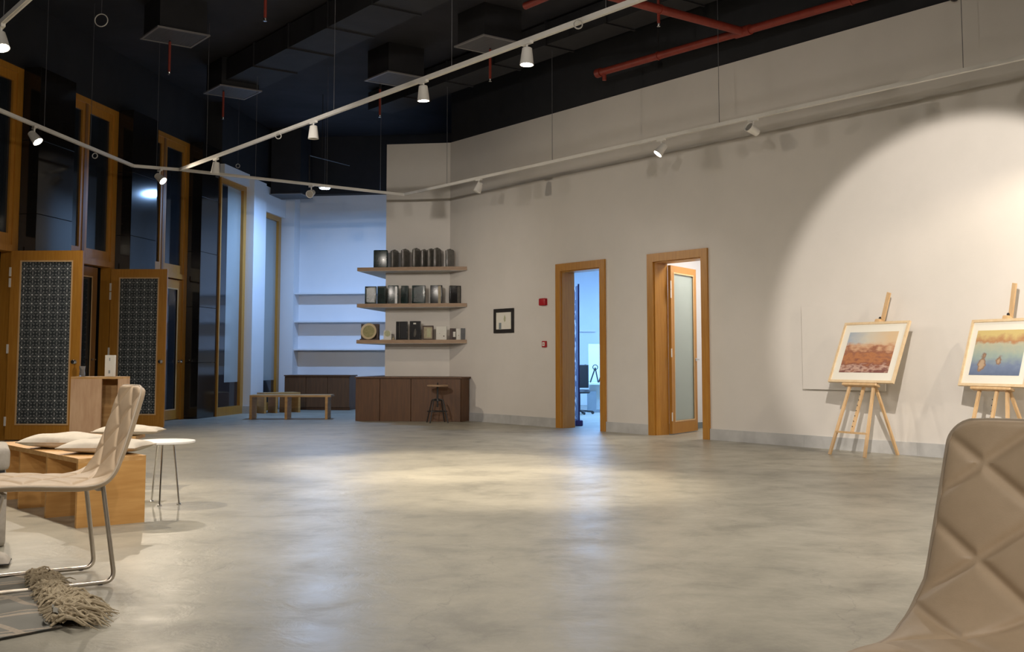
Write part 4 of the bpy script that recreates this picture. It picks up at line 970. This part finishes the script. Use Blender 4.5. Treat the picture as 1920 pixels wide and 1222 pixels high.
def spotlight(label, p, aim, on=True, energy=None, size=58, blend=.6, color=None, lightrad=.035, spill=0):
    """p: point on the track; aim: world point"""
    p = Vector(p); t = thing('spotlight', label, 'spotlight', p, 0, 'track spotlights')
    d = (Vector(aim) - (p + Vector((0, 0, -.14)))).normalized()
    MB().bar(Vector((0, 0, -.034)) - u_ * .07, Vector((0, 0, -.034)) + u_ * .07, .036, .026).build('adapter', 'white_metal', t)
    h = Vector((0, 0, -.15)); a = h - d * .075; s = d.cross(Vector((0, 0, 1)))
    s = s.normalized() if s.length > 1e-3 else Vector((1, 0, 0))
    MB().tube([(0, 0, -.045), (0, 0, -.09), h + s * .0], .010, 8).build('arm', 'white_metal', t, smooth=True)
    hd = MB().lathe([(0, 0), (.036, 0), (.044, .006), (.050, .05), (.062, .15), (.064, .158), (.058, .158), (.052, .140), (0, .138)], 22, d, a).build('head', 'white_metal', t, smooth=True)
    MB().lathe([(0, .139), (.052, .139), (.052, .146), (0, .146)], 20, d, a).build('lens', 'lens_on' if on else 'lens_off', t)
    if on:
        l = bpy.data.lights.new('spot_lamp', 'SPOT'); l.energy = energy or SPOT_W; l.spot_size = math.radians(size); l.spot_blend = blend; l.color = color or WARM; l.shadow_soft_size = lightrad
        o = bpy.data.objects.new('spot_lamp', l); COL.objects.link(o); o.parent = t; o.location = a + d * .19; o.rotation_euler = d.to_track_quat('-Z', 'Y').to_euler()
        if spill:            # stray light around the beam
            l2 = l.copy(); l2.energy = spill; l2.spot_size = math.radians(172); l2.spot_blend = 1.0; l2.color = NEUTRAL
            o2 = bpy.data.objects.new('spill_lamp', l2); COL.objects.link(o2); o2.parent = t; o2.location = o.location; o2.rotation_euler = o.rotation_euler
    return t
below = lambda p, dx=0, dy=0: Vector((p.x + dx, p.y + dy, 0))
# visible heads
p = TP(988, 74); spotlight('lit spotlight on the long diagonal track, nearest the camera', p, below(p, -.1, -.2), energy=560, size=58, spill=110)
p = TP(794, 147); spotlight('lit spotlight on the long diagonal track, further from the camera', p, below(p, .1, .1), energy=560, size=58, spill=110)
p = TP(588, 224); spotlight('unlit white spotlight in the middle of the diagonal track', p, below(p), False)
p = TP(405, 294); spotlight('unlit white spotlight at the far end of the diagonal track', p, below(p, -.4, .4), False)
p = TP(65, 234); spotlight('lit spotlight turned inward on the facade track', p, below(p, 3.2, -.6), energy=240, size=110, blend=.8, spill=110)
p = TP(300, 315); spotlight('dazzling lit spotlight at the track corner facing the camera', p, below(p, 4.5, -1.6), energy=210, size=140, blend=.8)
p = TP(584, 345); spotlight('unlit round spotlight on the far track', p, Vector((p.x - .3, p.y - 1.5, 3.2)), False)
p = TP(898, 333); spotlight('unlit spotlight furthest along the wall track', p, below(p, -1.5, .0), False)
p = TP(1240, 258); spotlight('lit spotlight in the middle of the wall track', p, below(p, -3.0, -.4), energy=170, size=100, blend=.9, spill=50)
p = TP(1412, 220); spotlight('unlit white cylinder spotlight right of the lit wall-track lamp', p, Vector((p.x - 1.0, p.y - .6, 4.3)), False)
p = TP(3, 43); spotlight('lit spotlight cut by the left edge of the picture', p, below(p, 1.2, -1.2), energy=380, size=64)
# spotlights on the same tracks outside the picture, some of them added only as fill
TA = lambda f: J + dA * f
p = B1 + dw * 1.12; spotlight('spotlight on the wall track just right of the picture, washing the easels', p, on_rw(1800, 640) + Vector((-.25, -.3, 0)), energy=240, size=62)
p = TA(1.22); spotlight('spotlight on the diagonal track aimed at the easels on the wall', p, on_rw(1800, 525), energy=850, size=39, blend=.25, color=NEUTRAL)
for k, (f, ax, ay) in enumerate(((1.15, .1, -.2), (1.36, -.2, .2), (1.55, -.6, -.2), (1.7, -.8, -.6))):  # unseen wide lamps added as fill along the diagonal track
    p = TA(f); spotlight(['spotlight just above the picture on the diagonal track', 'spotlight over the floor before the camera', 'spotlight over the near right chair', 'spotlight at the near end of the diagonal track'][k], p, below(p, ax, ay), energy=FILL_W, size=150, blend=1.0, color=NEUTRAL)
for k, f in enumerate((2.3, 3.8, 5.4)):  # unseen wide lamps added as fill over the left side
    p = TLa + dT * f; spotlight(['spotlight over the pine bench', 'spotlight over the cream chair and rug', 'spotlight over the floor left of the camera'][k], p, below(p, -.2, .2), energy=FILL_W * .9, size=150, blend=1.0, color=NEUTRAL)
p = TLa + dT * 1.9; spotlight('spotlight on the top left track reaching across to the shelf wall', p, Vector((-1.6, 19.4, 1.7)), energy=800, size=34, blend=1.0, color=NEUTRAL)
RT = Vector((-4.5, -1.5, ZT)); RE = Vector((4.5, -1.5, ZT)); track('white lighting track behind the camera', RT, RE, (.1, .5, .9))  # unseen track, added to carry fill lamps
for k, (f, e, aim) in enumerate(((.12, 620, (.9, 14, 1.9)), (.40, 420, (-1.6, 18, 1.6)), (.62, 340, (1.0, 4.0, .4)), (.88, 90, (3.0, 4.5, .4)))):  # unseen lamps added to lift the far walls and near chair
    p = RT.lerp(RE, f); spotlight(['leftmost', 'second', 'third', 'rightmost'][k] + ' spotlight on the track behind the camera', p, Vector(aim), energy=e, size=(64, 60, 120, 120)[k], blend=1.0, color=NEUTRAL)

def cable_loop(label, px, py, z, r, up):
    c = G(px, py, z); t = thing('cable_loop', label, 'cable', c, 0, 'cable loops under the ceiling')
    MB().tube([(r * math.cos(a * PI / 9), 0, r * math.sin(a * PI / 9)) for a in range(18)], .006, 6, True).build('loop', 'lamp_grey', t, smooth=True)
    MB().tube([(0, 0, r), (0, 0, up)], .003, 5).build('cable', 'wire', t)
cable_loop('thin grey cable loop hanging from the ceiling at the top left', 190, 38, 5.0, .075, CEIL - 5.0)
for px, py, lab in ((522, 255, 'small cable loop under the far half of the diagonal track'), (1084, 46, 'small cable loop under the near part of the diagonal track'), (178, 292, 'small cable loop under the facade track'), (446, 311, 'small cable loop above the far track beside the white beam')):
    cable_loop(lab, px, py, ZT - .06 if px != 446 else 4.5, .035, .045 if px != 446 else CEIL - 4.5)

# blue-white ceiling lamp by the niche
c = G(609, 352, 4.36)
t = thing('ceiling_lamp', 'flat round lamp glowing blue-white over the far niche', 'lamp', c)
MB().lathe([(0, .03), (.11, .03), (.12, .0), (.10, -.005), (0, -.005)], 24).build('housing', 'white_metal', t, smooth=True); MB().lathe([(0, -.006), (.10, -.006), (.09, -.02), (0, -.025)], 24).build('diffuser', 'lens_blue', t, smooth=True); MB().tube([(0, 0, .03), (0, 0, CEIL - c.z)], .004, 5).build('wire', 'wire', t)
l = area_light('niche_lamp_light', c + Vector((0, 0, -.04)), .2, 120, BLUE, shape='DISK')
